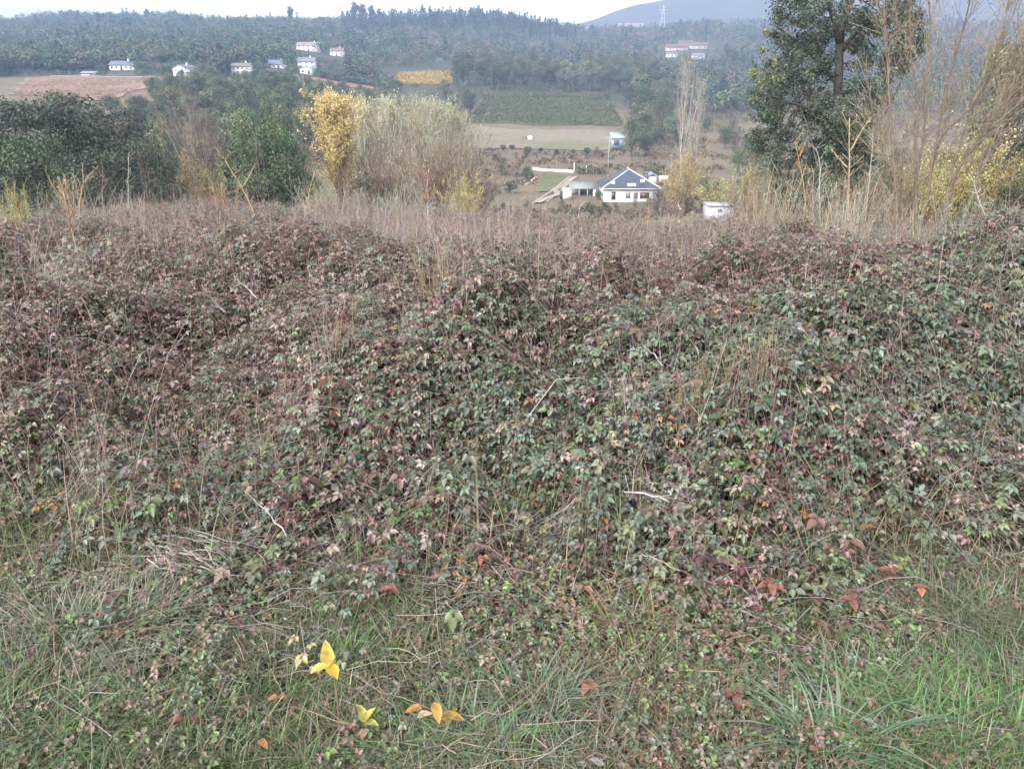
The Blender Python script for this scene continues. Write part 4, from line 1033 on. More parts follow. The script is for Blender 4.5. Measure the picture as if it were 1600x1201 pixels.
for px, row, Y, h, lab, key in [(824, 272, 212, 3.6, 'round green shrub at the left end of the white garden wall', 'round'), (806, 270, 216, 3.2, 'reddish shrub left of the round green shrub', 'scrub1'), (785, 270, 218, 3.4, 'dark shrub at the left of the reddish one', 'green3'),
                           (797, 302, 190, 3.0, 'low dark pruned shrub at the left of the lawn', 'oak2'), (775, 302, 188, 2.4, 'smaller dark shrub left of the pruned one', 'scrub2'), (786, 240, 285, 2.2, 'first small dark bush along the lower edge of the mown field', 'oak1'),
                           (800, 239, 288, 2.0, 'second small dark bush from the left along the mown field', 'oak1'), (823, 242, 280, 2.4, 'larger small bush along the lower edge of the mown field', 'oak2'), (845, 241, 283, 1.8, 'rightmost small bush along the lower edge of the mown field', 'oak1'),
                           (936, 306, 178, 2.2, 'green shrub at the left corner of the white house', 'green1'), (1016, 312, 172, 1.6, 'low shrub before the right corner of the white house', 'green3'), (962, 318, 168, 1.3, 'low shrub before the balcony of the white house', 'scrub1')]:
    put(key, px, None, Y, lab, 'shrub', X=xpos(px, row, Y), h=h, wide=1.25)

# the big tree on the right
def big_tree():
    Y = 30.0; rng = np.random.default_rng(333); base = at(1318, 345, Y); base[2] = float(zt(base[0], base[1])) - .1
    t = empty('big_tree', base, label='big dark tree with a forked trunk rising out of the top of the picture', cat='tree')
    tb = MB(); cb = MB(); ms = msize(100, Y); bark = np.array((.10, .085, .078))
    def seg(pts, r0, r1, dy=0):
        P = np.array([at(p, r, Y + dy * i / (len(pts) - 1)) for i, (p, r) in enumerate(pts)]) - base
        q = np.linspace(0, len(P) - 1, 12); Q = np.stack([np.interp(q, np.arange(len(P)), P[:, k]) for k in range(3)], 1)
        for _ in range(2): Q[1:-1] = .25 * Q[:-2] + .5 * Q[1:-1] + .25 * Q[2:]
        Q += rng.normal(0, .015, Q.shape)
        tubes(tb, Q[None], (np.linspace(r0, r1, 12) * ms)[None], 8, bark * rng.uniform(.9, 1.1))
    seg([(1318, 362), (1314, 300), (1308, 220), (1307, 150), (1313, 70), (1316, 30)], 9, 6)
    seg([(1313, 70), (1304, 30), (1288, -20), (1270, -110)], 6.5, 2.5, -1)
    seg([(1316, 40), (1330, 0), (1345, -50), (1352, -120)], 6.5, 2.5, 1.2)
    seg([(1315, 80), (1338, 50), (1375, 25), (1420, 0)], 4, 1.5, -1.4)
    seg([(1309, 130), (1285, 100), (1250, 70), (1215, 40)], 4, 1.5, 1.5)
    seg([(1308, 150), (1340, 135), (1380, 118), (1410, 105)], 3.5, 1.2, -1.8)
    seg([(1308, 200), (1280, 175), (1245, 165), (1205, 150)], 4, 1.5, -1.6)
    seg([(1310, 240), (1345, 215), (1375, 190)], 3, 1.2, 1.3)
    seg([(1310, 250), (1270, 240), (1225, 235)], 3, 1.2, 1.6)
    clumps = []
    def region(poly, n, r):
        for p, q, rx in poly:
            for _ in range(n): clumps.append((p + rng.normal(0, rx * .62), q + rng.normal(0, rx * .55), rng.normal(0, 1.25), r * rng.uniform(.55, 1.35)))
    region([(1235, 10, 26), (1262, -30, 30), (1225, 45, 20), (1250, 70, 22), (1300, -50, 40), (1360, -20, 34), (1400, 10, 26), (1370, 35, 24), (1300, 20, 26), (1345, 70, 20), (1405, 60, 20), (1240, 95, 16), (1282, 60, 16), (1270, 20, 26), (1330, 30, 22), (1290, 95, 16), (1230, -20, 26), (1420, 40, 20)], 14, 13)
    region([(1300, -110, 50), (1370, -90, 45), (1240, -80, 40)], 12, 16)
    region([(1255, 125, 20), (1290, 150, 18), (1350, 105, 20), (1390, 115, 20), (1270, 110, 16), (1320, 150, 20), (1240, 130, 18), (1375, 145, 18)], 8, 12)
    region([(1215, 150, 22), (1245, 170, 26), (1225, 205, 26), (1285, 190, 28), (1330, 200, 24), (1300, 235, 30), (1255, 240, 28), (1345, 240, 22), (1215, 245, 18), (1290, 280, 30), (1250, 285, 24), (1335, 285, 22), (1195, 180, 14), (1365, 160, 16), (1310, 210, 26), (1310, 265, 30), (1275, 310, 30), (1230, 315, 26), (1330, 315, 26), (1180, 215, 14), (1345, 190, 22), (1360, 250, 22), (1190, 150, 18), (1200, 250, 20), (1215, 110, 16), (1400, 85, 22), (1425, 70, 16)], 13, 13)
    k0 = len(clumps); region([(1305, 190, 24), (1318, 240, 26), (1300, 290, 30), (1330, 280, 26), (1345, 130, 24), (1385, 95, 22), (1410, 30, 24), (1355, 30, 26), (1308, 170, 14), (1312, 215, 16), (1300, 260, 24), (1275, 190, 20)], 9, 12)
    for k in range(k0, len(clumps)): clumps[k] = (clumps[k][0], clumps[k][1], -abs(clumps[k][2]) - .3, clumps[k][3])
    c = np.array([at(p, r, Y + d) for p, r, d, _ in clumps]) - base
    rad = np.array([x[3] for x in clumps])[:, None] * ms * np.array([1.25, 1.25, .95])
    clump_cards(cb, rng, c, rad, 105, .072, [(.076, .100, .068), (.092, .116, .074), (.112, .130, .078), (.062, .082, .064), (.16, .17, .095)], [.3, .28, .2, .15, .07], .25, shell=.2)
    # paler yellow green sprays on the left side of the lower crown
    yc = np.array([at(1190 + rng.normal(0, 10), 110 + rng.normal(0, 26), Y - 1 + rng.normal(0, .6)) for _ in range(14)] + [at(1212 + rng.normal(0, 12), 150 + rng.normal(0, 20), Y - 1) for _ in range(9)]) - base
    yb = MB(); clump_cards(yb, rng, yc, np.array([8, 8, 9]) * ms, 42, .085, [(.19, .21, .11), (.22, .22, .12), (.13, .15, .08)], [.4, .3, .3], .2, shell=.3)
    # fine twigs from the limbs into the clumps
    n = len(c); i = rng.choice(n, 150); lim = np.concatenate([v for v in tb.V]); d = np.linalg.norm(lim[None] - c[i][:, None], axis=2); src = lim[np.argmin(d, 1)]
    tt = np.linspace(0, 1, 5)[None, :, None]
    P = src[:, None] * (1 - tt) + c[i][:, None] * tt + rng.normal(0, .06, (150, 5, 3)); P[:, 0] = src
    tubes(tb, P, ms * np.linspace(1.4, .4, 5)[None] * np.ones((150, 1)), 4, bark)
    tb.build('trunk', M_BARK, t); cb.build('crown', M_BIGLEAF, t); yb.build('pale_sprays', M_BIGLEAF, t)
big_tree()

def willow():
    Y = 13.0; rng = np.random.default_rng(444); base = at(1440, 350, Y); base[2] = float(zt(base[0], base[1]))
    t = empty('bare_willow', base, label='bare multi stemmed willow with thin reddish stems on the right', cat='tree')
    ms = msize(200, Y); K = 14; wb = MB(); lb = MB()
    stems = [[(1404, 372), (1401, 310), (1394, 240), (1388, 145), (1384, 60), (1378, -40)],
             [(1425, 375), (1430, 300), (1444, 220), (1448, 130), (1455, 40), (1452, -60)],
             [(1440, 375), (1452, 270), (1474, 170), (1492, 90), (1512, 30), (1524, -60)],
             [(1430, 375), (1432, 300), (1428, 230), (1432, 160), (1420, 60), (1425, -40)],
             [(1470, 375), (1480, 300), (1497, 225), (1528, 140), (1552, 70), (1580, -10)],
             [(1472, 375), (1484, 282), (1530, 215), (1590, 165), (1640, 120)],
             [(1495, 370), (1525, 285), (1556, 215), (1575, 160), (1600, 60), (1612, -40)],
             [(1480, 290), (1510, 245), (1560, 190), (1610, 90), (1635, 10)],
             [(1452, 275), (1470, 210), (1520, 170), (1556, 110), (1572, 20)],
             [(1412, 372), (1410, 330), (1380, 250), (1372, 200)]]
    allp = []
    for i, st in enumerate(stems):
        dy = rng.normal(0, .7); P = np.array([at(p, r, Y + dy * k / (len(st) - 1)) for k, (p, r) in enumerate(st)]) - base
        q = np.linspace(0, len(P) - 1, K); Q = np.stack([np.interp(q, np.arange(len(P)), P[:, k]) for k in range(3)], 1)
        for _ in range(2): Q[1:-1] = .25 * Q[:-2] + .5 * Q[1:-1] + .25 * Q[2:]
        Q[1:] += rng.normal(0, .01, Q[1:].shape)
        mb = MB(); tubes(mb, Q[None], (np.linspace(2.4, .7, K) * ms * (1 if i < 7 else .75))[None], 7, np.array((.20, .155, .12)) * rng.uniform(.85, 1.15))
        mb.build('stem', M_BARK, t, smooth=True); allp.append(Q)
    P2 = []
    for Q in allp:
        for _ in range(44):
            k = rng.integers(3, K); d = unit(unit(Q[min(k + 1, K - 1)] - Q[k - 1]) * .9 + rng.normal(0, .42, 3) + [0, 0, .35])
            P2.append(limb(rng, Q[k], d, rng.uniform(.35, 1.3), .06, .015))
    P2 = np.array(P2); tubes(wb, P2, ms * .45 * np.linspace(1, .4, 5)[None] * rng.uniform(.6, 1.2, (len(P2), 1)), 3, pick(rng, len(P2), [(.19, .145, .11), (.23, .18, .13), (.26, .21, .15)], [1, 1, 1], .2))
    n3 = len(P2) * 5; i = np.repeat(np.arange(len(P2)), 5); q = P2[i, rng.integers(1, 5, n3)]
    d = unit(unit(P2[i, -1] - P2[i, 0]) + rng.normal(0, .45, (n3, 3)) + [0, 0, .2]); l = rng.uniform(.15, .55, n3)
    P3 = q[:, None] + d[:, None] * l[:, None, None] * np.linspace(0, 1, 4)[None, :, None] + rng.normal(0, .008, (n3, 4, 3))
    tubes(wb, P3, ms * .26 * np.ones((n3, 4)), 3, pick(rng, n3, [(.29, .24, .18), (.33, .28, .21), (.25, .20, .15)], [1, 1, 1], .2))
    nl = 1500; low = P3[:, 0, 2] < 3.6; j = rng.choice(np.where(low)[0], nl); P = P3[j, rng.integers(0, 4, nl)] + rng.normal(0, .03, (nl, 3))
    s = rng.uniform(.025, .06, nl); cards(lb, P, rdir(rng, nl), rdir(rng, nl) + [0, 0, -.6], s, s * .45, pick(rng, nl, [(.32, .28, .12), (.24, .23, .11), (.36, .29, .13)], [1, 1, 1], .2), LEAFC)
    wb.build('twigs', M_BARK, t); lb.build('leaves', M_GRASS, t)
willow()
put('yellow_low', 1520, 205, 26, 'broad yellow green bush behind the bare willow', 'bush', wide=1.3)
put('yellow_low', 1460, 235, 24, 'yellow bush behind the left stems of the bare willow', 'bush', wide=1.0)
put('yellow_low', 1585, 235, 22, 'ochre bush at the right edge behind the bare willow', 'bush', wide=1.1)
put('green3', 1610, 60, 48, 'dark green tree cut by the right picture edge', wide=.55)
put('oak2', 1612, 262, 17, 'dark low bush at the right edge behind the thicket', 'bush', wide=1.0)
put('bush_brown', 1420, 250, 20, 'brown twiggy bush at the foot of the bare willow', 'bush', wide=.8)
put('oak1', 1290, 262, 26, 'dark green undergrowth bush at the foot of the big tree', 'bush', wide=1.2)
put('oak2', 1225, 275, 27, 'dark green bush left of the big tree foot', 'bush', wide=1.1)
put('bush_brown', 1170, 286, 24, 'brown twiggy bush left of the dry grass clumps', 'bush', wide=.9)
put('bush_brown', 1350, 270, 22, 'brown twiggy bush between the big tree and the willow', 'bush', wide=.9)
# ------------------------------------------------------------------ far wood (reads as one mass)
def far_wood():
    rng = np.random.default_rng(555); mb = MB()
    def tpl(kind, n, seed):
        r = np.random.default_rng(seed); b = MB()
        if kind == 'round':
            m = 9; c = rdir(r, m) * r.uniform(.3, .9, (m, 1)) * [3.2, 3.2, 3.6] + [0, 0, 5.4]
            i = r.integers(0, m, n); u = rdir(r, n); P = c[i] + u * 1.9; N = unit(u + [0, 0, .4] + r.normal(0, .3, (n, 3))); s = r.uniform(.75, 1.3, n)
        else:                                        # pine: bare stem and a ragged crown
            z = r.uniform(.35, 1, n); w = (1 - z) * 3.4 + .55; a = r.random(n) * 6.28; P = np.stack([np.cos(a) * w * r.uniform(.3, 1, n), np.sin(a) * w * r.uniform(.3, 1, n), z * 10], 1)
            N = unit(np.stack([np.cos(a), np.sin(a), np.full(n, .6)], 1) + r.normal(0, .3, (n, 3))); s = r.uniform(.6, 1.1, n)
        cards(b, P, N, rdir(r, n), s, s * .9, np.ones((n, 3)), LEAFC)
        if kind == 'pine': tubes(b, np.array([[[0, 0, -1], [0, 0, 4], [0, 0, 9.5]]], float), np.array([[.22, .18, .05]]), 4, np.array((.9, .8, .7)))
        return b.V, b.F
    T = [tpl('round', 84, 1), tpl('round', 84, 2), tpl('round', 76, 3), tpl('pine', 64, 4), tpl('pine', 64, 5)]
    Y0, Y1 = 428, 1250
    n = 23000
    Y = np.sqrt(rng.random(n) * (Y1 ** 2 - Y0 ** 2) + Y0 ** 2); c = rng.uniform(-.72, .72, n); X = c * Y; px = 800 + c * FPX * 1.07
    dens = np.clip((fbm(X / 60, Y / 60, 401, 3) - .25) * 3, .15, 1)
    e = 4200; Ye = np.sqrt(rng.random(e) * (500 ** 2 - 424 ** 2) + 424 ** 2); ce = (rng.uniform(-30, 625, e) - 800) / FPX / 1.07
    X = np.concatenate([X, ce * Ye]); Y = np.concatenate([Y, Ye]); px = 800 + X / Y * FPX * 1.07; dens = np.concatenate([dens, np.ones(e)]); n += e
    k = rng.random(n) < dens; low = np.zeros(n, bool)
    def clear(a, b, y0, y1):
        return (px > a) & (px < b) & (Y > y0) & (Y < y1)
    for a, b, y0, y1 in [(0, 265, 420, 452), (140, 265, 400, 478), (255, 345, 400, 485), (350, 600, 400, 492), (455, 545, 480, 640), (585, 725, 425, 625), (715, 990, 420, 592), (1020, 1125, 700, 960), (985, 1050, 1050, 1150)]:
        low |= clear(a, b, y0, y1)
    fld = clear(600, 715, 480, 612) | clear(18, 262, 420, 431) | clear(485, 590, 425, 472)
    k &= ~fld
    low &= ~fld
    thin = (px > 640) & (px < 1250) & (Y > 600)
    k &= ~(thin & (rng.random(n) < .30))
    for hp, hy, hw, hd in HOUSES: k &= ~((np.abs(px - hp) < hw) & (Y > hy - 55) & (Y < hy + hd))
    X, Y, px, low = X[k], Y[k], px[k], low[k]; n = len(X)
    pine = rng.random(n) < np.where((Y > 900) & (px > 540) & (px < 900), .9, np.where(px < 540, .05, .12))
    big = fbm(X / 80, Y / 80, 411, 2)
    kind = np.where(pine, rng.integers(3, 5, n), rng.integers(0, 3, n))
    h = np.where(pine, rng.uniform(9, 14.5, n) * np.where((px > 540) & (px < 870) & (Y > 900), rng.uniform(.9, 1.45, n), 1), rng.uniform(8, 13, n)) * (.8 + .45 * big)
    h = np.where(low, np.where(Y < 452, rng.uniform(1.2, 2.8, n), rng.uniform(2.2, 5.5, n)), h); kind = np.where(low & pine, 1, kind)
    cols = pick(rng, n, [(.062, .098, .050), (.084, .116, .056), (.122, .126, .062), (.16, .125, .088), (.17, .14, .115)], np.where(((px > 620) & (Y > 560))[:, None], [[.22, .24, .16, .16, .22]], [[.40, .32, .17, .07, .04]]), .16)
    cols = np.where(pine[:, None], pick(rng, n, [(.042, .064, .042), (.056, .076, .048)], [.6, .4], .2), cols)
    Z = zt(X, Y)
    for q, (TV, TF) in enumerate(T):
        i = np.where(kind == q)[0]; m = len(i); a = rng.random(m) * 6.28; s = h[i] / 10; w = s * rng.uniform(.85, 1.2, m)
        off = 0
        for V, F in zip(TV, TF):
            V = V.astype(float); F = F - off; nv = len(V)
            x = (V[None, :, 0] * np.cos(a)[:, None] - V[None, :, 1] * np.sin(a)[:, None]) * w[:, None]; y = (V[None, :, 0] * np.sin(a)[:, None] + V[None, :, 1] * np.cos(a)[:, None]) * w[:, None]
            P = np.stack([x + X[i][:, None], y + Y[i][:, None], V[None, :, 2] * s[:, None] + Z[i][:, None]], -1)
            jit = np.repeat(rng.uniform(.86, 1.14, (m, (nv + 3) // 4)), 4, 1)[:, :nv]
            mb.add(P.reshape(-1, 3), (np.arange(m)[:, None, None] * nv + F[None]).reshape(-1, F.shape[1]), (cols[i][:, None] * jit[..., None]).reshape(-1, 3))
            off += nv
    return tag(mb.build('far_wood', M_FARLEAF), 'far wood of pines and broadleaved trees covering the hills across the valley', 'wood', kind='stuff')
# a few tall trees standing up on the skyline
leafy('skyline', 'skyline_tree', 51, cols=[(.034, .05, .034), (.045, .06, .04)], wts=[.6, .4], nclump=16, ncard=40, shape=(2.2, 2.2, 2.6), cz=7.4, crad=1.2, size=.7, trunk_r=.22)
for px, top, Y, w, lab in [(452, 10, 1040, .7, 'tall tree on the skyline above the hillside houses'), (553, 3, 1040, .7, 'tallest eucalyptus at the left of the skyline group'), (566, 6, 1042, .8, 'broad eucalyptus in the middle of the skyline group'), (580, 8, 1046, .7, 'right eucalyptus of the skyline group'), (592, 13, 1044, .6, 'small eucalyptus at the end of the skyline group'),
                       (660, 6, 1050, .35, 'thin skyline pine left of the ridge dip'), (672, 8, 1052, .35, 'second thin skyline pine'), (228, 14, 1040, .9, 'tree standing highest on the left ridge'), (745, 13, 1050, .5, 'skyline pine on the pine ridge right of the thin pair')]:
    put('skyline', px, top, Y, lab, wide=w)

# vines as rows of low leafy stools
def vines(name, corners, rows, label, cols, h, seed, size):
    rng = np.random.default_rng(seed); mb = MB(); q = np.array([[xpos(p, r, Y), Y] for p, r, Y in corners])
    b = np.repeat((np.arange(rows) + .5) / rows, 110); a = np.tile(np.linspace(.01, .99, 110), rows) + rng.normal(0, .002, rows * 110)
    a, b = a[:, None], b[:, None]; p = (q[0] * (1 - a) + q[1] * a) * (1 - b) + (q[3] * (1 - a) + q[2] * a) * b
    k = rng.random(len(p)) < .88; p = p[k]; m = len(p)
    c = np.stack([p[:, 0], p[:, 1], zt(p[:, 0], p[:, 1]) + h * .6], 1)
    clump_cards(mb, rng, c, np.array([.9, .45, h * .55]), 9, size, cols, np.ones(len(cols)), .25)
    P = np.stack([c - [0, 0, h * .7], c - [0, 0, .2], c], 1); tubes(mb, P, .05 * np.ones((m, 3)), 3, np.array((.12, .09, .07)))
    return tag(mb.build(name, M_FARLEAF), label, 'vines', kind='stuff')
vines('vine_rows', [(725, 198, 360), (975, 198, 360), (950, 150, 478), (760, 153, 476)], 34, 'rows of low green vines in the terraced vineyard in the valley', [(.075, .10, .038), (.10, .125, .045), (.13, .12, .055)], 1.3, 61, .55)
vines('yellow_vine_rows', [(622, 133, 500), (706, 131, 520), (708, 114, 600), (622, 116, 590)], 16, 'rows of yellow vines in the bright field above the bare poplars', [(.42, .30, .07), (.36, .25, .06), (.45, .34, .10)], 1.4, 62, .6)
vines('dry_vine_rows', [(22, 150, 335), (175, 169, 320), (255, 122, 422), (45, 122, 422)], 24, 'rows of low rusty vines in the brown field on the left', [(.28, .17, .11), (.24, .15, .10), (.19, .15, .09)], .5, 63, .3)

# rough tufts over the valley meadows
def meadow_tufts():
    rng = np.random.default_rng(71); mb = MB(); n = 46000
    Y = np.sqrt(rng.random(n) * (660 ** 2 - 120 ** 2) + 120 ** 2); px = rng.uniform(690, 1700, n); X = (px - 800) / FPX / 1.05 * Y
    k = (fbm(X / 12, Y / 12, 73, 3) > .47) & ~((px > 838) & (px < 1036) & (Y < 232) & (Y > 172)) & ~((px < 985) & (Y > 288)) & ~((px < 1060) & (Y > 430))
    X, Y = X[k], Y[k]; m = len(X)
    clump_cards(mb, rng, np.stack([X, Y, zt(X, Y) + .2], 1), np.stack([np.ones(m), np.ones(m), np.full(m, .6)], 1) * np.where(Y > 240, np.where(px[k] > 985, rng.uniform(.8, 2.6, m), rng.uniform(.6, 1.4, m)), np.where(px[k] > 1040, rng.uniform(.6, 1.5, m), .7))[:, None], 9, .6, [(.15, .11, .07), (.09, .095, .045), (.2, .15, .09), (.13, .085, .075)], np.ones(4), .25)
    return tag(mb.build('meadow_tufts', M_FARLEAF), 'rough brown and green tufts over the valley meadow round the white house', 'rough grass', kind='stuff')
meadow_tufts()

# ------------------------------------------------------------------ buildings
def quad(mb, pts, C): mb.add(np.array(pts, float), [tuple(range(len(pts)))], np.array(C, float))

def gable(mb, x0, x1, y0, y1, z0, rise, over, C, along='x', th=.16):
    """closed gable roof with thickness; ridge along x or y"""
    x0 -= over; x1 += over; y0 -= over; y1 += over
    if along == 'x':
        ym = (y0 + y1) / 2; prof = [(y0, z0), (ym, z0 + rise), (y1, z0), (y1, z0 - th), (ym, z0 + rise - th * 1.2), (y0, z0 - th)]
        V = [(x0, y, z) for y, z in prof] + [(x1, y, z) for y, z in prof]
    else:
        xm = (x0 + x1) / 2; prof = [(x0, z0), (xm, z0 + rise), (x1, z0), (x1, z0 - th), (xm, z0 + rise - th * 1.2), (x0, z0 - th)]
        V = [(x, y0, z) for x, z in prof] + [(x, y1, z) for x, z in prof]
    F4 = [(i, (i + 1) % 6, (i + 1) % 6 + 6, i + 6) for i in range(6)] + [(0, 1, 4, 5), (1, 2, 3, 4), (6, 7, 10, 11), (7, 8, 9, 10)]
    mb.add(V, F4, np.array(C, float))

def window(t, x, z, w, h, y=-.0, frame=(.75, .75, .73), pane=(.05, .06, .075), nm='window'):
    mb = MB(); f = min(.12, w * .12)
    box(mb, x - w / 2, x + w / 2, y - .05, y + .10, z, z + f, frame); box(mb, x - w / 2, x + w / 2, y - .05, y + .10, z + h - f, z + h, frame)
    box(mb, x - w / 2, x - w / 2 + f, y - .05, y + .10, z + f, z + h - f, frame); box(mb, x + w / 2 - f, x + w / 2, y - .05, y + .10, z + f, z + h - f, frame)
    box(mb, x - f / 3, x + f / 3, y - .045, y + .09, z + f, z + h - f, frame)
    o = mb.build(nm, M_WALL, t); pb = MB(); box(pb, x - w / 2 + f, x + w / 2 - f, y - .015, y + .06, z + f, z + h - f, pane); p = pb.build('pane', M_GLASS, o)
    return o

HOUSES = []
def far_house(px, base, Y, wpx, wallpx, roofpx, depth, label, wallc=(.66, .65, .63), roofc=(.20, .21, .24), rmat=None, along='x', floors=2, nwin=4, rz=0.0, annex=None, chimney=True, name='house', cat='house'):
    for Yk in np.arange(Y * .75, Y * 1.5, 2.0):            # stand it where this line of sight meets the slope
        q = at(px, base, Yk)
        if q[2] < float(zt(q[0], q[1])): Y = float(Yk); break
    HOUSES.append((px, Y, wpx * .5 + 5, depth + 4))
    ms = msize(base, Y); W = wpx * ms; Hh = wallpx * ms; R = roofpx * ms
    loc = at(px, base, Y); g = float(zt(loc[0], loc[1])); z0 = loc[2]
    t = empty(name, (loc[0], loc[1], z0), rz, label=label, cat=cat)
    wb = MB(); box(wb, -W / 2, W / 2, 0, depth, min(g - z0, 0) - 2.5, Hh, wallc)
    if along == 'y':
        V = [(-W / 2, 0.0, Hh), (W / 2, 0.0, Hh), (0, 0.0, Hh + R * .93), (-W / 2, depth, Hh), (W / 2, depth, Hh), (0, depth, Hh + R * .93)]
        wb.add(V, [(0, 1, 2)], np.array(wallc)); wb.add(V, [(4, 3, 5)], np.array(wallc))
    else:
        V = [(-W / 2, 0, Hh), (-W / 2, depth, Hh), (-W / 2, depth / 2, Hh + R * .93), (W / 2, 0, Hh), (W / 2, depth, Hh), (W / 2, depth / 2, Hh + R * .93)]
        wb.add(V, [(1, 0, 2)], np.array(wallc)); wb.add(V, [(3, 4, 5)], np.array(wallc))
    wb.build('wall', M_WALL, t)
    rb = MB(); gable(rb, -W / 2, W / 2, 0, depth, Hh + .12, R, .45, roofc, along); ro = rb.build('roof', rmat or M_SLATE, t)
    if chimney:
        cb = MB(); cx = W * .22; box(cb, cx - .4, cx + .4, depth * .45, depth * .45 + .8, Hh + R * .4, Hh + R + 1.0, (.5, .46, .42)); box(cb, cx - .5, cx + .5, depth * .45 - .1, depth * .45 + .9, Hh + R + 1.003, Hh + R + 1.2, (.3, .28, .26)); cb.build('chimney', M_STONE, ro)
    fh = Hh / floors
    for f in range(floors):
        for k in range(nwin):
            x = -W / 2 + W * (k + .5) / nwin; w = min(1.5, W / nwin * .5); h = fh * .48
            if f == 0 and k == nwin // 2:
                db = MB(); box(db, x - .6, x + .6, -.06, .05, .02, min(2.2, fh * .8), (.16, .10, .07)); db.build('door', M_WOOD, t)
            else: window(t, x, f * fh + fh * .3, w, h)
    if annex:
        ax, aw, ah, ad = annex; b = MB(); x0 = ax * ms; box(b, x0, x0 + aw * ms, -.8, ad, -2.5, ah * ms, wallc); b.build('annex', M_WALL, t)
        b = MB(); box(b, x0 - .2, x0 + aw * ms + .2, -1.1, ad + .2, ah * ms + .003, ah * ms + .25, roofc); b.build('annex_roof', rmat or M_SLATE, t)
    return t
TERR = (.25, .15, .115)
far_house(190, 110, 440, 36, 7.5, 6, 9, 'long white house with a blue grey roof above the brown field', roofc=(.24, .26, .32), nwin=5, floors=1, annex=(18, 7, 9, 6), rz=.05)
far_house(281, 120, 445, 22, 12, 5, 10, 'white house with a pale gable between the trees right of the brown field', along='y', roofc=(.36, .33, .32), nwin=2, annex=(9, 12, 6, 7), rz=-.25)
far_house(376, 116, 450, 28, 11, 5, 9, 'two storey white house with a brown band roof', roofc=(.30, .24, .20), nwin=4, annex=(14, 6, 7, 6))
far_house(432, 107, 468, 27, 6, 6, 9, 'low pale house with a bluish slate roof', roofc=(.26, .29, .36), floors=1, nwin=4)
far_house(479, 106, 474, 26, 9, 6, 9, 'tall bluish white house right of the slate roofed one', roofc=(.27, .30, .36), nwin=3, rz=.1)
far_house(478, 116, 460, 18, 8, 3, 6, 'small bright white house in front of the tall bluish one', roofc=(.45, .45, .47), along='y', floors=1, nwin=2, chimney=False)
far_house(482, 80, 600, 36, 8, 5, 10, 'wide pinkish house highest on the left slope', wallc=(.72, .62, .57), roofc=(.42, .32, .29), rmat=M_TILE, nwin=5, floors=2)
far_house(526, 88, 590, 20, 7, 5, 9, 'white house with a red roof right of the pinkish one', roofc=(.34, .20, .17), rmat=M_TILE, nwin=3, floors=1)
far_house(137, 118, 432, 20, 3, 3, 7, 'low grey shed left of the long white house', wallc=(.45, .43, .41), roofc=(.36, .36, .39), floors=1, nwin=2, chimney=False, name='shed', cat='shed')
far_house(448, 124, 436, 34, 3, 3, 7, 'low dark blue roofed shed below the slate roofed house', wallc=(.3, .3, .32), roofc=(.15, .17, .22), floors=1, nwin=2, chimney=False, name='shed', cat='shed')
for px, base, Y, w, a, r, lab, wc, rc in [(1058, 80, 860, 34, 5, 5, 'long village house with an orange roof left of the big tree', (.33, .28, .25), TERR), (1092, 77, 880, 26, 5, 5, 'village house with an orange roof right of the long one', (.32, .28, .25), (.27, .16, .12)), (1050, 90, 820, 16, 5, 3, 'small white village house below the long orange roof', (.45, .44, .43), (.25, .25, .28)),
                                    (1092, 93, 810, 18, 5, 4, 'white village house below the right orange roof', (.45, .44, .44), (.28, .28, .3)), (1072, 72, 920, 22, 4, 4, 'upper village house with a rusty roof', (.32, .27, .24), (.26, .155, .12)), (1131, 44, 1200, 12, 4, 4, 'tiny pink house high on the right slope', (.7, .5, .46), TERR), (985, 44, 1130, 42, 4, 3, 'long pale building high under the mountain', (.34, .28, .26), (.40, .29, .26))]:
    far_house(px, base, Y, w, a, r, 9, lab, wc, rc, M_TILE, nwin=3, floors=1, chimney=False)

far_wood()

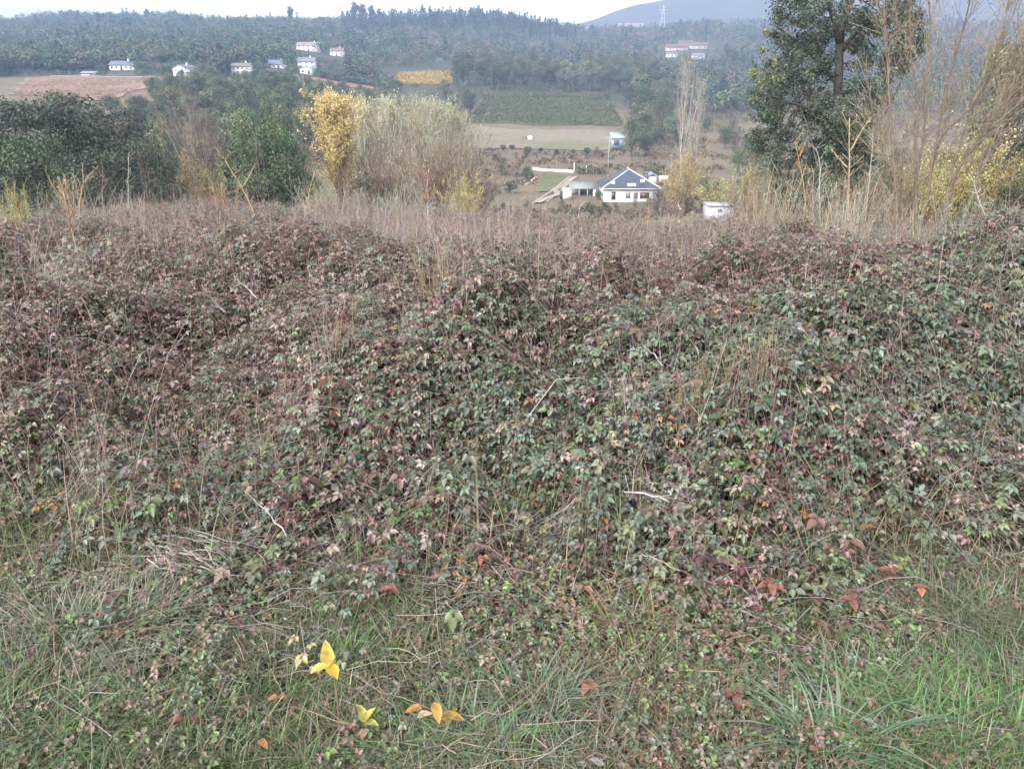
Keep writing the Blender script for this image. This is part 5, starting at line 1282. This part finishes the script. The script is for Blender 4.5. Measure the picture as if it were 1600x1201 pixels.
def main_house():
    Y = 176.0; ms = msize(300, Y); base = at(985, 318, Y); t = empty('white_house', base, label='white house with a dark slate hipped roof in the valley', cat='house')
    W = 11.6; D = 11.0; H = 3.15; WHT = (.68, .67, .67); SL = (.055, .068, .095); o = .55
    wb = MB(); box(wb, -W / 2, W / 2, 0, D, -2.2, H, WHT); wb.build('wall', M_WALL, t)
    sb = MB(); box(sb, -W / 2 - .03, W / 2 + .03, -.03, D + .03, -2.2, -.25, (.30, .28, .26)); sb.build('plinth', M_STONE, t)
    # hip roof with a short ridge running back
    rb = MB(); z0 = H + .08; A = (-W / 2 - o, -o, z0); B = (W / 2 + o, -o, z0); C = (W / 2 + o, D + o, z0); E = (-W / 2 - o, D + o, z0); P1 = (0, 4.6, z0 + 3.45); P2 = (0, D - 3.0, z0 + 3.45)
    V = [A, B, C, E, P1, P2] + [(x, y, z - .18) for x, y, z in (A, B, C, E)]
    rb.add(V, [(0, 1, 4), (2, 3, 5)], np.array(SL)); rb.add(V, [(1, 2, 5, 4), (3, 0, 4, 5), (6, 7, 1, 0), (7, 8, 2, 1), (8, 9, 3, 2), (9, 6, 0, 3), (6, 9, 8, 7)], np.array(SL))
    ro = rb.build('roof', M_SLATE, t)
    hb = MB()
    for a, b in ((A, P1), (B, P1), (P1, P2)):
        a = np.array(a, float); b = np.array(b, float); tubes(hb, np.stack([a * (1 - k) + b * k for k in (0, .33, .66, 1)])[None] + [0, 0, .05], np.full((1, 4), .14), 6, np.array((.50, .52, .56)))
    box(hb, -W / 2 - o, W / 2 + o, -o - .12, -o - .003, z0 - .16, z0 + .0, (.62, .62, .63)); hb.build('ridge_cap', M_METAL, ro)
    def onroof(px, dy):                                      # point on the front slope
        y = -o + dy; return px, y, z0 + 3.45 * (dy / (4.6 + o))
    for x, dy in ((-3.9, 1.15), (-.4, .55), (.55, .55), (2.55, 1.6)):
        p = onroof(x, dy); q = onroof(x, dy + .75); k = MB()
        quad(k, [(x - .38, p[1], p[2] + .08), (x + .38, p[1], p[2] + .08), (x + .38, q[1], q[2] + .08), (x - .38, q[1], q[2] + .08)], (.55, .60, .68))
        box(k, x - .45, x - .38, p[1], q[1], p[2], q[2] + .1, (.6, .6, .62)); box(k, x + .38, x + .45, p[1], q[1], p[2], q[2] + .1, (.6, .6, .62)); k.build('skylight', M_METAL, ro)
    for x, y, h in ((-4.7, 1.9, 1.9), (3.9, 4.5, 2.3)):
        cb = MB(); zz = z0 + .5; box(cb, x - .3, x + .3, y, y + .6, zz, zz + h, (.14, .12, .12)); box(cb, x - .38, x + .38, y - .08, y + .68, zz + h + .003, zz + h + .12, (.25, .24, .23)); cb.build('chimney', M_STONE, ro)
    db = MB(); box(db, 4.4, 6.2, 5.0, 8.0, 3.0, 5.1, (.50, .54, .62)); gable(db, 4.4, 6.2, 5.0, 8.0, 5.2, .7, .2, (.40, .44, .52), 'y'); db.build('dormer', M_SLATE, ro)
    window(t, -3.75, .75, .95, 1.75, 0, (.25, .14, .09), (.05, .04, .04)); window(t, 3.0, 1.0, 2.1, 1.35, 0, (.26, .14, .09), (.06, .045, .04)); window(t, -.6, 1.0, 1.1, 1.4, 0, (.6, .6, .58), (.10, .11, .11))
    d2 = MB(); box(d2, .55, 1.5, -.05, .06, .25, 2.3, (.16, .09, .07)); d2.build('door', M_WOOD, t)
    bb = MB(); box(bb, -2.6, 1.9, -1.5, -.003, .0, .22, (.66, .66, .64)); bal = bb.build('balcony', M_WALL, t)
    rl = MB(); box(rl, -2.6, 1.9, -1.5, -1.42, 1.12, 1.2, (.50, .56, .52))
    for x in np.linspace(-2.55, 1.85, 23): box(rl, x - .03, x + .03, -1.48, -1.44, .223, 1.117, (.50, .56, .52))
    rl.build('railing', M_METAL, bal)
    for x in (-2.4, 1.7):
        pb = MB(); box(pb, x - .14, x + .14, -1.4, -1.12, -2.2, -.003, (.6, .6, .58)); pb.build('post', M_WALL, bal)
    gb = MB()
    box(gb, -4.6, -2.9, -.07, -.033, -1.9, -.35, (.05, .05, .05)); gb.build('dark_opening', M_WOOD, t)  # near-black flat panel, painted as the shade inside a basement opening
main_house()

def carport():
    Y = 184.0; b = at(911, 306, Y); t = empty('carport', b, label='grey roofed carport left of the white house', cat='carport'); W = 5.6
    r = MB(); V = [(-W / 2, -.3, 1.65), (W / 2, -.3, 1.65), (W / 2, 5.5, 2.5), (-W / 2, 5.5, 2.5)]; V += [(x, y, z - .14) for x, y, z in V]
    r.add(V, [(0, 1, 2, 3), (7, 6, 5, 4), (0, 4, 5, 1), (1, 5, 6, 2), (2, 6, 7, 3), (3, 7, 4, 0)], np.array((.22, .23, .21))); r.build('roof', M_METAL, t)
    k = MB(); box(k, -W / 2, W / 2, 5.1, 5.3, -.8, 2.3, (.35, .33, .31)); k.build('wall', M_STONE, t)
    for x, c, w in ((-W / 2 + .15, (.35, .3, .27), .12), (-.9, (.35, .3, .27), .12), (1.0, (.35, .3, .27), .12), (W / 2 - .25, (.8, .79, .78), .3)):
        p = MB(); box(p, x - w, x + w, -.15, .15, -.8, 1.5, c); p.build('post', M_WALL, t)
carport()
def white_store():
    b = at(886, 307, 178); t = empty('white_store', b, label='little white store with a dark side left of the carport', cat='shed')
    m = MB(); box(m, -.9, .95, 0, 1.6, -.6, 1.35, (.80, .80, .79)); m.build('wall', M_WALL, t)
    m = MB(); V = [(-1.05, -.15, 1.353), (1.1, -.15, 1.353), (1.1, 1.75, 1.6), (-1.05, 1.75, 1.6)]; V += [(x, y, z + .12) for x, y, z in V]
    m.add(V, [(3, 2, 1, 0), (4, 5, 6, 7), (0, 1, 5, 4), (1, 2, 6, 5), (2, 3, 7, 6), (3, 0, 4, 7)], np.array((.42, .42, .42))); m.build('roof', M_METAL, t)
    m = MB(); box(m, -1.5, -.95, .2, 1.5, -.6, 1.0, (.06, .055, .055)); m.build('side_door', M_WOOD, t)
white_store()
def low_hut():
    Y = 110.0; b = at(1132, 339, Y); t = empty('low_hut', b, label='low flat roofed white hut half hidden by the thicket', cat='hut'); ms = msize(325, Y)
    m = MB(); box(m, -27 * ms, 14 * ms, 0, 3, -1.5, 17 * ms, (.38, .38, .42)); m.build('wall', M_WALL, t)
    m = MB(); box(m, 14.03 * ms, 27 * ms, .5, 2.6, -1.5, 14 * ms, (.34, .34, .38)); m.build('annex', M_WALL, t)
    m = MB(); box(m, -28 * ms, 15 * ms, -.2, 3.2, 17 * ms + .003, 18.2 * ms, (.30, .30, .34)); m.build('roof', M_METAL, t)
    window(t, -8 * ms, 7 * ms, 7 * ms, 6 * ms, 0, (.4, .4, .42), (.04, .045, .05))
low_hut()
def blue_shed():
    Y = 292.0; b = at(965, 226, Y); t = empty('blue_shed', b, label='small blue grey shed at the right end of the mown field', cat='shed'); ms = msize(215, Y)
    W = 20 * ms; m = MB(); box(m, -W / 2, W / 2, 0, 4, -1, 9 * ms, (.26, .31, .39)); m.build('wall', M_METAL, t)
    m = MB(); V = [(-W / 2 - .2, -.4, 9.2 * ms), (W / 2 + .2, -.4, 9.2 * ms), (W / 2 + .2, 4.3, 17 * ms), (-W / 2 - .2, 4.3, 17 * ms)]; V += [(x, y, z + .12) for x, y, z in V]
    m.add(V, [(3, 2, 1, 0), (4, 5, 6, 7), (0, 1, 5, 4), (1, 2, 6, 5), (2, 3, 7, 6), (3, 0, 4, 7)], np.array((.30, .36, .46))); m.build('roof', M_METAL, t)
    m = MB(); box(m, -W * .3, W * .1, -.05, .05, -.2, 7 * ms, (.08, .10, .13)); m.build('door', M_WOOD, t)
blue_shed()
def tank():
    b = at(826, 216, 322); b[2] = float(zt(b[0], b[1])); t = empty('water_tank', b, label='small white tank standing alone in the mown field', cat='tank')
    m = MB(); z = np.array([0, .1, 1.3, 1.55, 1.6]); r = np.array([.85, .95, .95, .6, .05]); tubes(m, np.stack([np.full(5, .5), np.zeros(5), z], 1)[None], r[None], 16, np.array((.8, .8, .8))); m.build('body', M_PLASTIC, t, smooth=True)
    m = MB(); box(m, -1.5, -.5, -.6, .6, 0, 1.0, (.07, .07, .07)); m.build('trough', M_WOOD, t)
tank()

def wall_run(pts, h, th, C, label, name, mat, cat='wall', cap=None):
    P = np.array([[xpos(p, r, Y), Y] for p, r, Y in pts]); n = 24
    s = np.linspace(0, len(P) - 1, n); Q = np.stack([np.interp(s, np.arange(len(P)), P[:, k]) for k in range(2)], 1)
    d = np.gradient(Q, axis=0); nn = np.stack([-d[:, 1], d[:, 0]], 1); nn /= np.linalg.norm(nn, axis=1)[:, None]
    L = Q + nn * th / 2; R = Q - nn * th / 2; z = zt(Q[:, 0], Q[:, 1])
    V = np.stack([np.column_stack([L, z - .6]), np.column_stack([L, z + h]), np.column_stack([R, z + h]), np.column_stack([R, z - .6])], 1)
    idx = np.arange(n * 4).reshape(n, 4); F = np.stack([idx[:-1], np.roll(idx[:-1], -1, 1), np.roll(idx[1:], -1, 1), idx[1:]], -1).reshape(-1, 4)
    o = Vector((float(Q[0, 0]), float(Q[0, 1]), float(z[0])))
    m = MB(); m.add(V.reshape(-1, 3) - np.array(o), F, np.array(C)); m.F.append(idx[[0, -1]].astype(np.int32))
    return tag(m.build(name, mat, loc=o), label, cat)
wall_run([(833, 262, 232), (850, 265, 228), (897, 269, 226)], 0.8, .4, (.42, .40, .385), 'white garden wall at the back of the lawn', 'garden_wall', M_WALL)
wall_run([(830, 320, 170), (866, 292, 192), (893, 272, 217)], .4, .35, (.38, .30, .26), 'pinkish stone wall along the left of the driveway', 'stone_wall', M_STONE)
wall_run([(852, 318, 172), (876, 296, 190), (903, 272, 217)], .35, .3, (.36, .29, .26), 'pinkish stone wall along the right of the driveway', 'stone_wall', M_STONE)
wall_run([(820, 286, 200), (838, 274, 213)], .5, .4, (.46, .36, .29), 'short low stone wall left of the lawn', 'stone_wall', M_STONE)
wall_run([(1064, 334, 158), (1056, 306, 180), (1042, 276, 212)], .7, .3, (.66, .60, .47), 'cream kerb wall curving down right of the white house', 'kerb_wall', M_WALL)
wall_run([(1030, 272, 214), (1044, 272, 214)], 1.0, .3, (.68, .64, .54), 'short cream wall at the top of the curving kerb wall', 'kerb_wall', M_WALL)
wall_run([(80, 122, 428), (245, 122, 428)], .4, .4, (.22, .20, .185), 'long grey wall at the top of the brown field', 'field_wall', M_STONE)
def hedge(px0, px1, row, Y, h, label, seed):
    rng = np.random.default_rng(seed); x0, x1 = xpos(px0, row, Y), xpos(px1, row, Y); n = int((x1 - x0) / .7) + 2
    x = np.linspace(x0, x1, n); z = zt(x, np.full(n, Y)); b = np.array([x0, Y, z[0]])
    t = empty('hedge', b, label=label, cat='hedge'); m = MB()
    clump_cards(m, rng, np.stack([x, Y + rng.normal(0, .2, n), z + h * .55 + rng.normal(0, .1, n)], 1) - b, np.array([.7, .7, h * .55]), 40, .42, OAKC, [.3, .3, .2, .2], .2); m.build('foliage', M_FARLEAF, t)
    s = MB(); P = np.stack([np.stack([x, np.full(n, Y), z - .1], 1), np.stack([x, np.full(n, Y), z + h * .7], 1)], 1) - b; tubes(s, P, np.full((n, 2), .05), 4, np.array((.12, .09, .07))); s.build('stems', M_BARK, t)
hedge(903, 945, 270, 224, 1.9, 'dark hedge behind the carport', 81)
hedge(1008, 1030, 272, 222, 2.2, 'dark hedge behind the right side of the white house', 82)

def pole(px, top, base, Y, label, arm=True, col=(.33, .31, .29), r=.16):
    b = at(px, base, Y); b[2] = float(zt(b[0], b[1])); h = zrow(top, Y) - b[2]; t = empty('utility_pole', b, label=label, cat='pole')
    m = MB(); tubes(m, np.array([[[0, 0, -.5], [0, 0, h * .5], [0, 0, h]]]), np.array([[r * 1.3, r, r * .7]]), 8, np.array(col)); m.build('shaft', M_STONE, t)
    if arm:
        m = MB(); box(m, -.9, .9, -.08, .08, h - .5, h - .36, (.35, .35, .35)); a = m.build('crossarm', M_METAL, t)
        for x in (-.8, 0, .8):
            k = MB(); tubes(k, np.array([[[x, 0, h - .357], [x, 0, h - .25], [x, 0, h - .12]]]), np.array([[.05, .08, .05]]), 6, np.array((.7, .7, .68))); k.build('insulator', M_PLASTIC, a)
pole(950, 213, 268, 226, 'tall concrete utility pole behind the white house', r=.12)
pole(897, 254, 269, 228, 'short pale post at the right end of the garden wall', False, (.62, .6, .58), .15)
pole(916, 259, 270, 228, 'short pale post left of the tall utility pole', False, (.62, .6, .58), .13)

def pylon(px, top, base, Y, label, w):
    b = at(px, base, Y); b[2] = min(b[2], float(zt(b[0], b[1]))); h = zrow(top, Y) - b[2]; t = empty('power_pylon', b, label=label, cat='pylon'); m = MB(); C = np.array((.5, .5, .52)); r = .11
    def hw(z): return w * (1 - z / h) ** .9 * .5 + .35
    zs = np.linspace(0, h, 9)
    for sx, sy in ((1, 1), (1, -1), (-1, 1), (-1, -1)):
        tubes(m, np.array([[(sx * hw(z), sy * hw(z), z) for z in zs]]), np.full((1, 9), r), 4, C)
    for z0, z1 in zip(zs[:-1], zs[1:]):
        for sx, sy, ex, ey in ((1, -1, -1, -1), (1, 1, -1, 1), (1, 1, 1, -1), (-1, 1, -1, -1)):
            tubes(m, np.array([[(sx * hw(z0), sy * hw(z0), z0), (ex * hw(z1), ey * hw(z1), z1)], [(ex * hw(z0), ey * hw(z0), z0), (sx * hw(z1), sy * hw(z1), z1)]]), np.full((2, 2), r * .6), 4, C)
    m.build('lattice_tower', M_METAL, t)
    for f in (.74, .84, .94):
        a = MB(); L = w * .75; tubes(a, np.array([[(-L, 0, h * f), (0, 0, h * f + .9), (L, 0, h * f)], [(-L, 0, h * f), (0, 0, h * f - .3), (L, 0, h * f)]]), np.full((2, 3), r * .8), 4, C); a.build('crossarm', M_METAL, t)
pylon(1034, 8, 58, 1150, 'tall white lattice pylon under the mountain', 7)
pylon(917, 42, 66, 1000, 'smaller white lattice pylon at the foot of the ridge', 4)

def car():
    b = at(419, 127, 436); b[2] = float(zt(b[0], b[1])) + .02; t = empty('white_car', b, .3, label='white car parked below the hillside houses', cat='car'); m = MB(); C = np.array((.82, .82, .83))
    prof = [(-2.1, .35), (-2.1, .85), (-1.2, .98), (-.6, 1.45), (.9, 1.48), (1.6, 1.0), (2.1, .9), (2.1, .35)]; n = len(prof)
    V = [(x, -.85, z) for x, z in prof] + [(x, .85, z) for x, z in prof]; m.add(V, [(i, (i + 1) % n, (i + 1) % n + n, i + n) for i in range(n)], C); m.F.append(np.array([list(range(n))[::-1], list(range(n, 2 * n))], np.int32)); m.build('body', M_PLASTIC, t)
    for x in (-1.3, 1.3):
        for y in (-.8, .8):
            w = MB(); tubes(w, np.array([[[x, y - .1, .33], [x, y + .1, .33]]]), np.full((1, 2), .33), 12, np.array((.03, .03, .03))); w.build('wheel', M_WOOD, t)
    g = MB(); box(g, -.75, 1.0, -.87, .87, 1.02, 1.36, (.05, .06, .07)); g.build('side_window', M_GLASS, t)
car()

# ------------------------------------------------------------------ haze, sky, sun, camera
def haze():
    m, nt, N, L = new_mat('valley_haze'); out = N.new('ShaderNodeOutputMaterial'); v = N.new('ShaderNodeVolumePrincipled')
    v.inputs['Color'].default_value = (.47, .64, 1.0, 1); v.inputs['Density'].default_value = HAZE; v.inputs['Anisotropy'].default_value = 0.0
    L.new(v.outputs[0], out.inputs['Volume'])
    zs = zt(*np.meshgrid(np.linspace(-2400, 2400, 300), np.linspace(-2400, 2400, 300)))
    mb = MB(); box(mb, -2460, 2460, -2460, 2460, float(zs.min()) - 6, float(zs.max()) + 16, (1, 1, 1))
    o = mb.build('haze', m); tag(o, 'thin bluish haze lying over the whole valley', 'haze', kind='stuff'); o.display_type = 'WIRE'
HAZE = .00031
haze()

W = bpy.data.worlds.new('World'); SC.world = W; W.use_nodes = True
N, L = W.node_tree.nodes, W.node_tree.links; N.clear()
ELEV, ROT = math.radians(42), math.radians(215)
sky = N.new('ShaderNodeTexSky'); sky.sky_type = 'NISHITA'; sky.sun_disc = False; sky.sun_elevation = ELEV; sky.sun_rotation = ROT; sky.dust_density = 3.0; sky.air_density = 1.0; sky.ozone_density = 1.0
hs = N.new('ShaderNodeHueSaturation'); hs.inputs['Saturation'].default_value = .2
bg = N.new('ShaderNodeBackground'); bg.inputs['Strength'].default_value = .15; wo = N.new('ShaderNodeOutputWorld')
L.new(sky.outputs[0], hs.inputs['Color']); L.new(hs.outputs[0], bg.inputs['Color']); L.new(bg.outputs[0], wo.inputs['Surface'])

sl = bpy.data.lights.new('sun', 'SUN'); sl.energy = 1.0; sl.angle = math.radians(25); sl.color = (1, .97, .93)
so = bpy.data.objects.new('sun', sl); COL.objects.link(so)
sd = Vector((math.sin(ROT) * math.cos(ELEV), math.cos(ROT) * math.cos(ELEV), math.sin(ELEV)))
so.rotation_mode = 'QUATERNION'; so.rotation_quaternion = sd.to_track_quat('Z', 'Y'); so.location = (0, -20, 60)

cd = bpy.data.cameras.new('camera'); cd.sensor_width = 36; cd.lens = 36 * FPX / 1600; cd.clip_start = .05; cd.clip_end = 20000
co = bpy.data.objects.new('camera', cd); COL.objects.link(co); co.location = (0, 0, EYE); co.rotation_euler = (math.pi / 2 - PITCH, 0, 0); SC.camera = co
SC.view_settings.view_transform = 'Standard'; SC.view_settings.look = 'None'; SC.view_settings.gamma = 1; SC.view_settings.exposure = 1.72
SC.render.engine = 'CYCLES'; c = SC.cycles
c.max_bounces = 6; c.diffuse_bounces = 3; c.glossy_bounces = 2; c.transmission_bounces = 3; c.volume_bounces = 1; c.transparent_max_bounces = 4
c.use_denoising = True; c.denoising_input_passes = 'RGB_ALBEDO_NORMAL'; c.denoising_prefilter = 'NONE'
c.use_adaptive_sampling = True; c.adaptive_threshold = .02
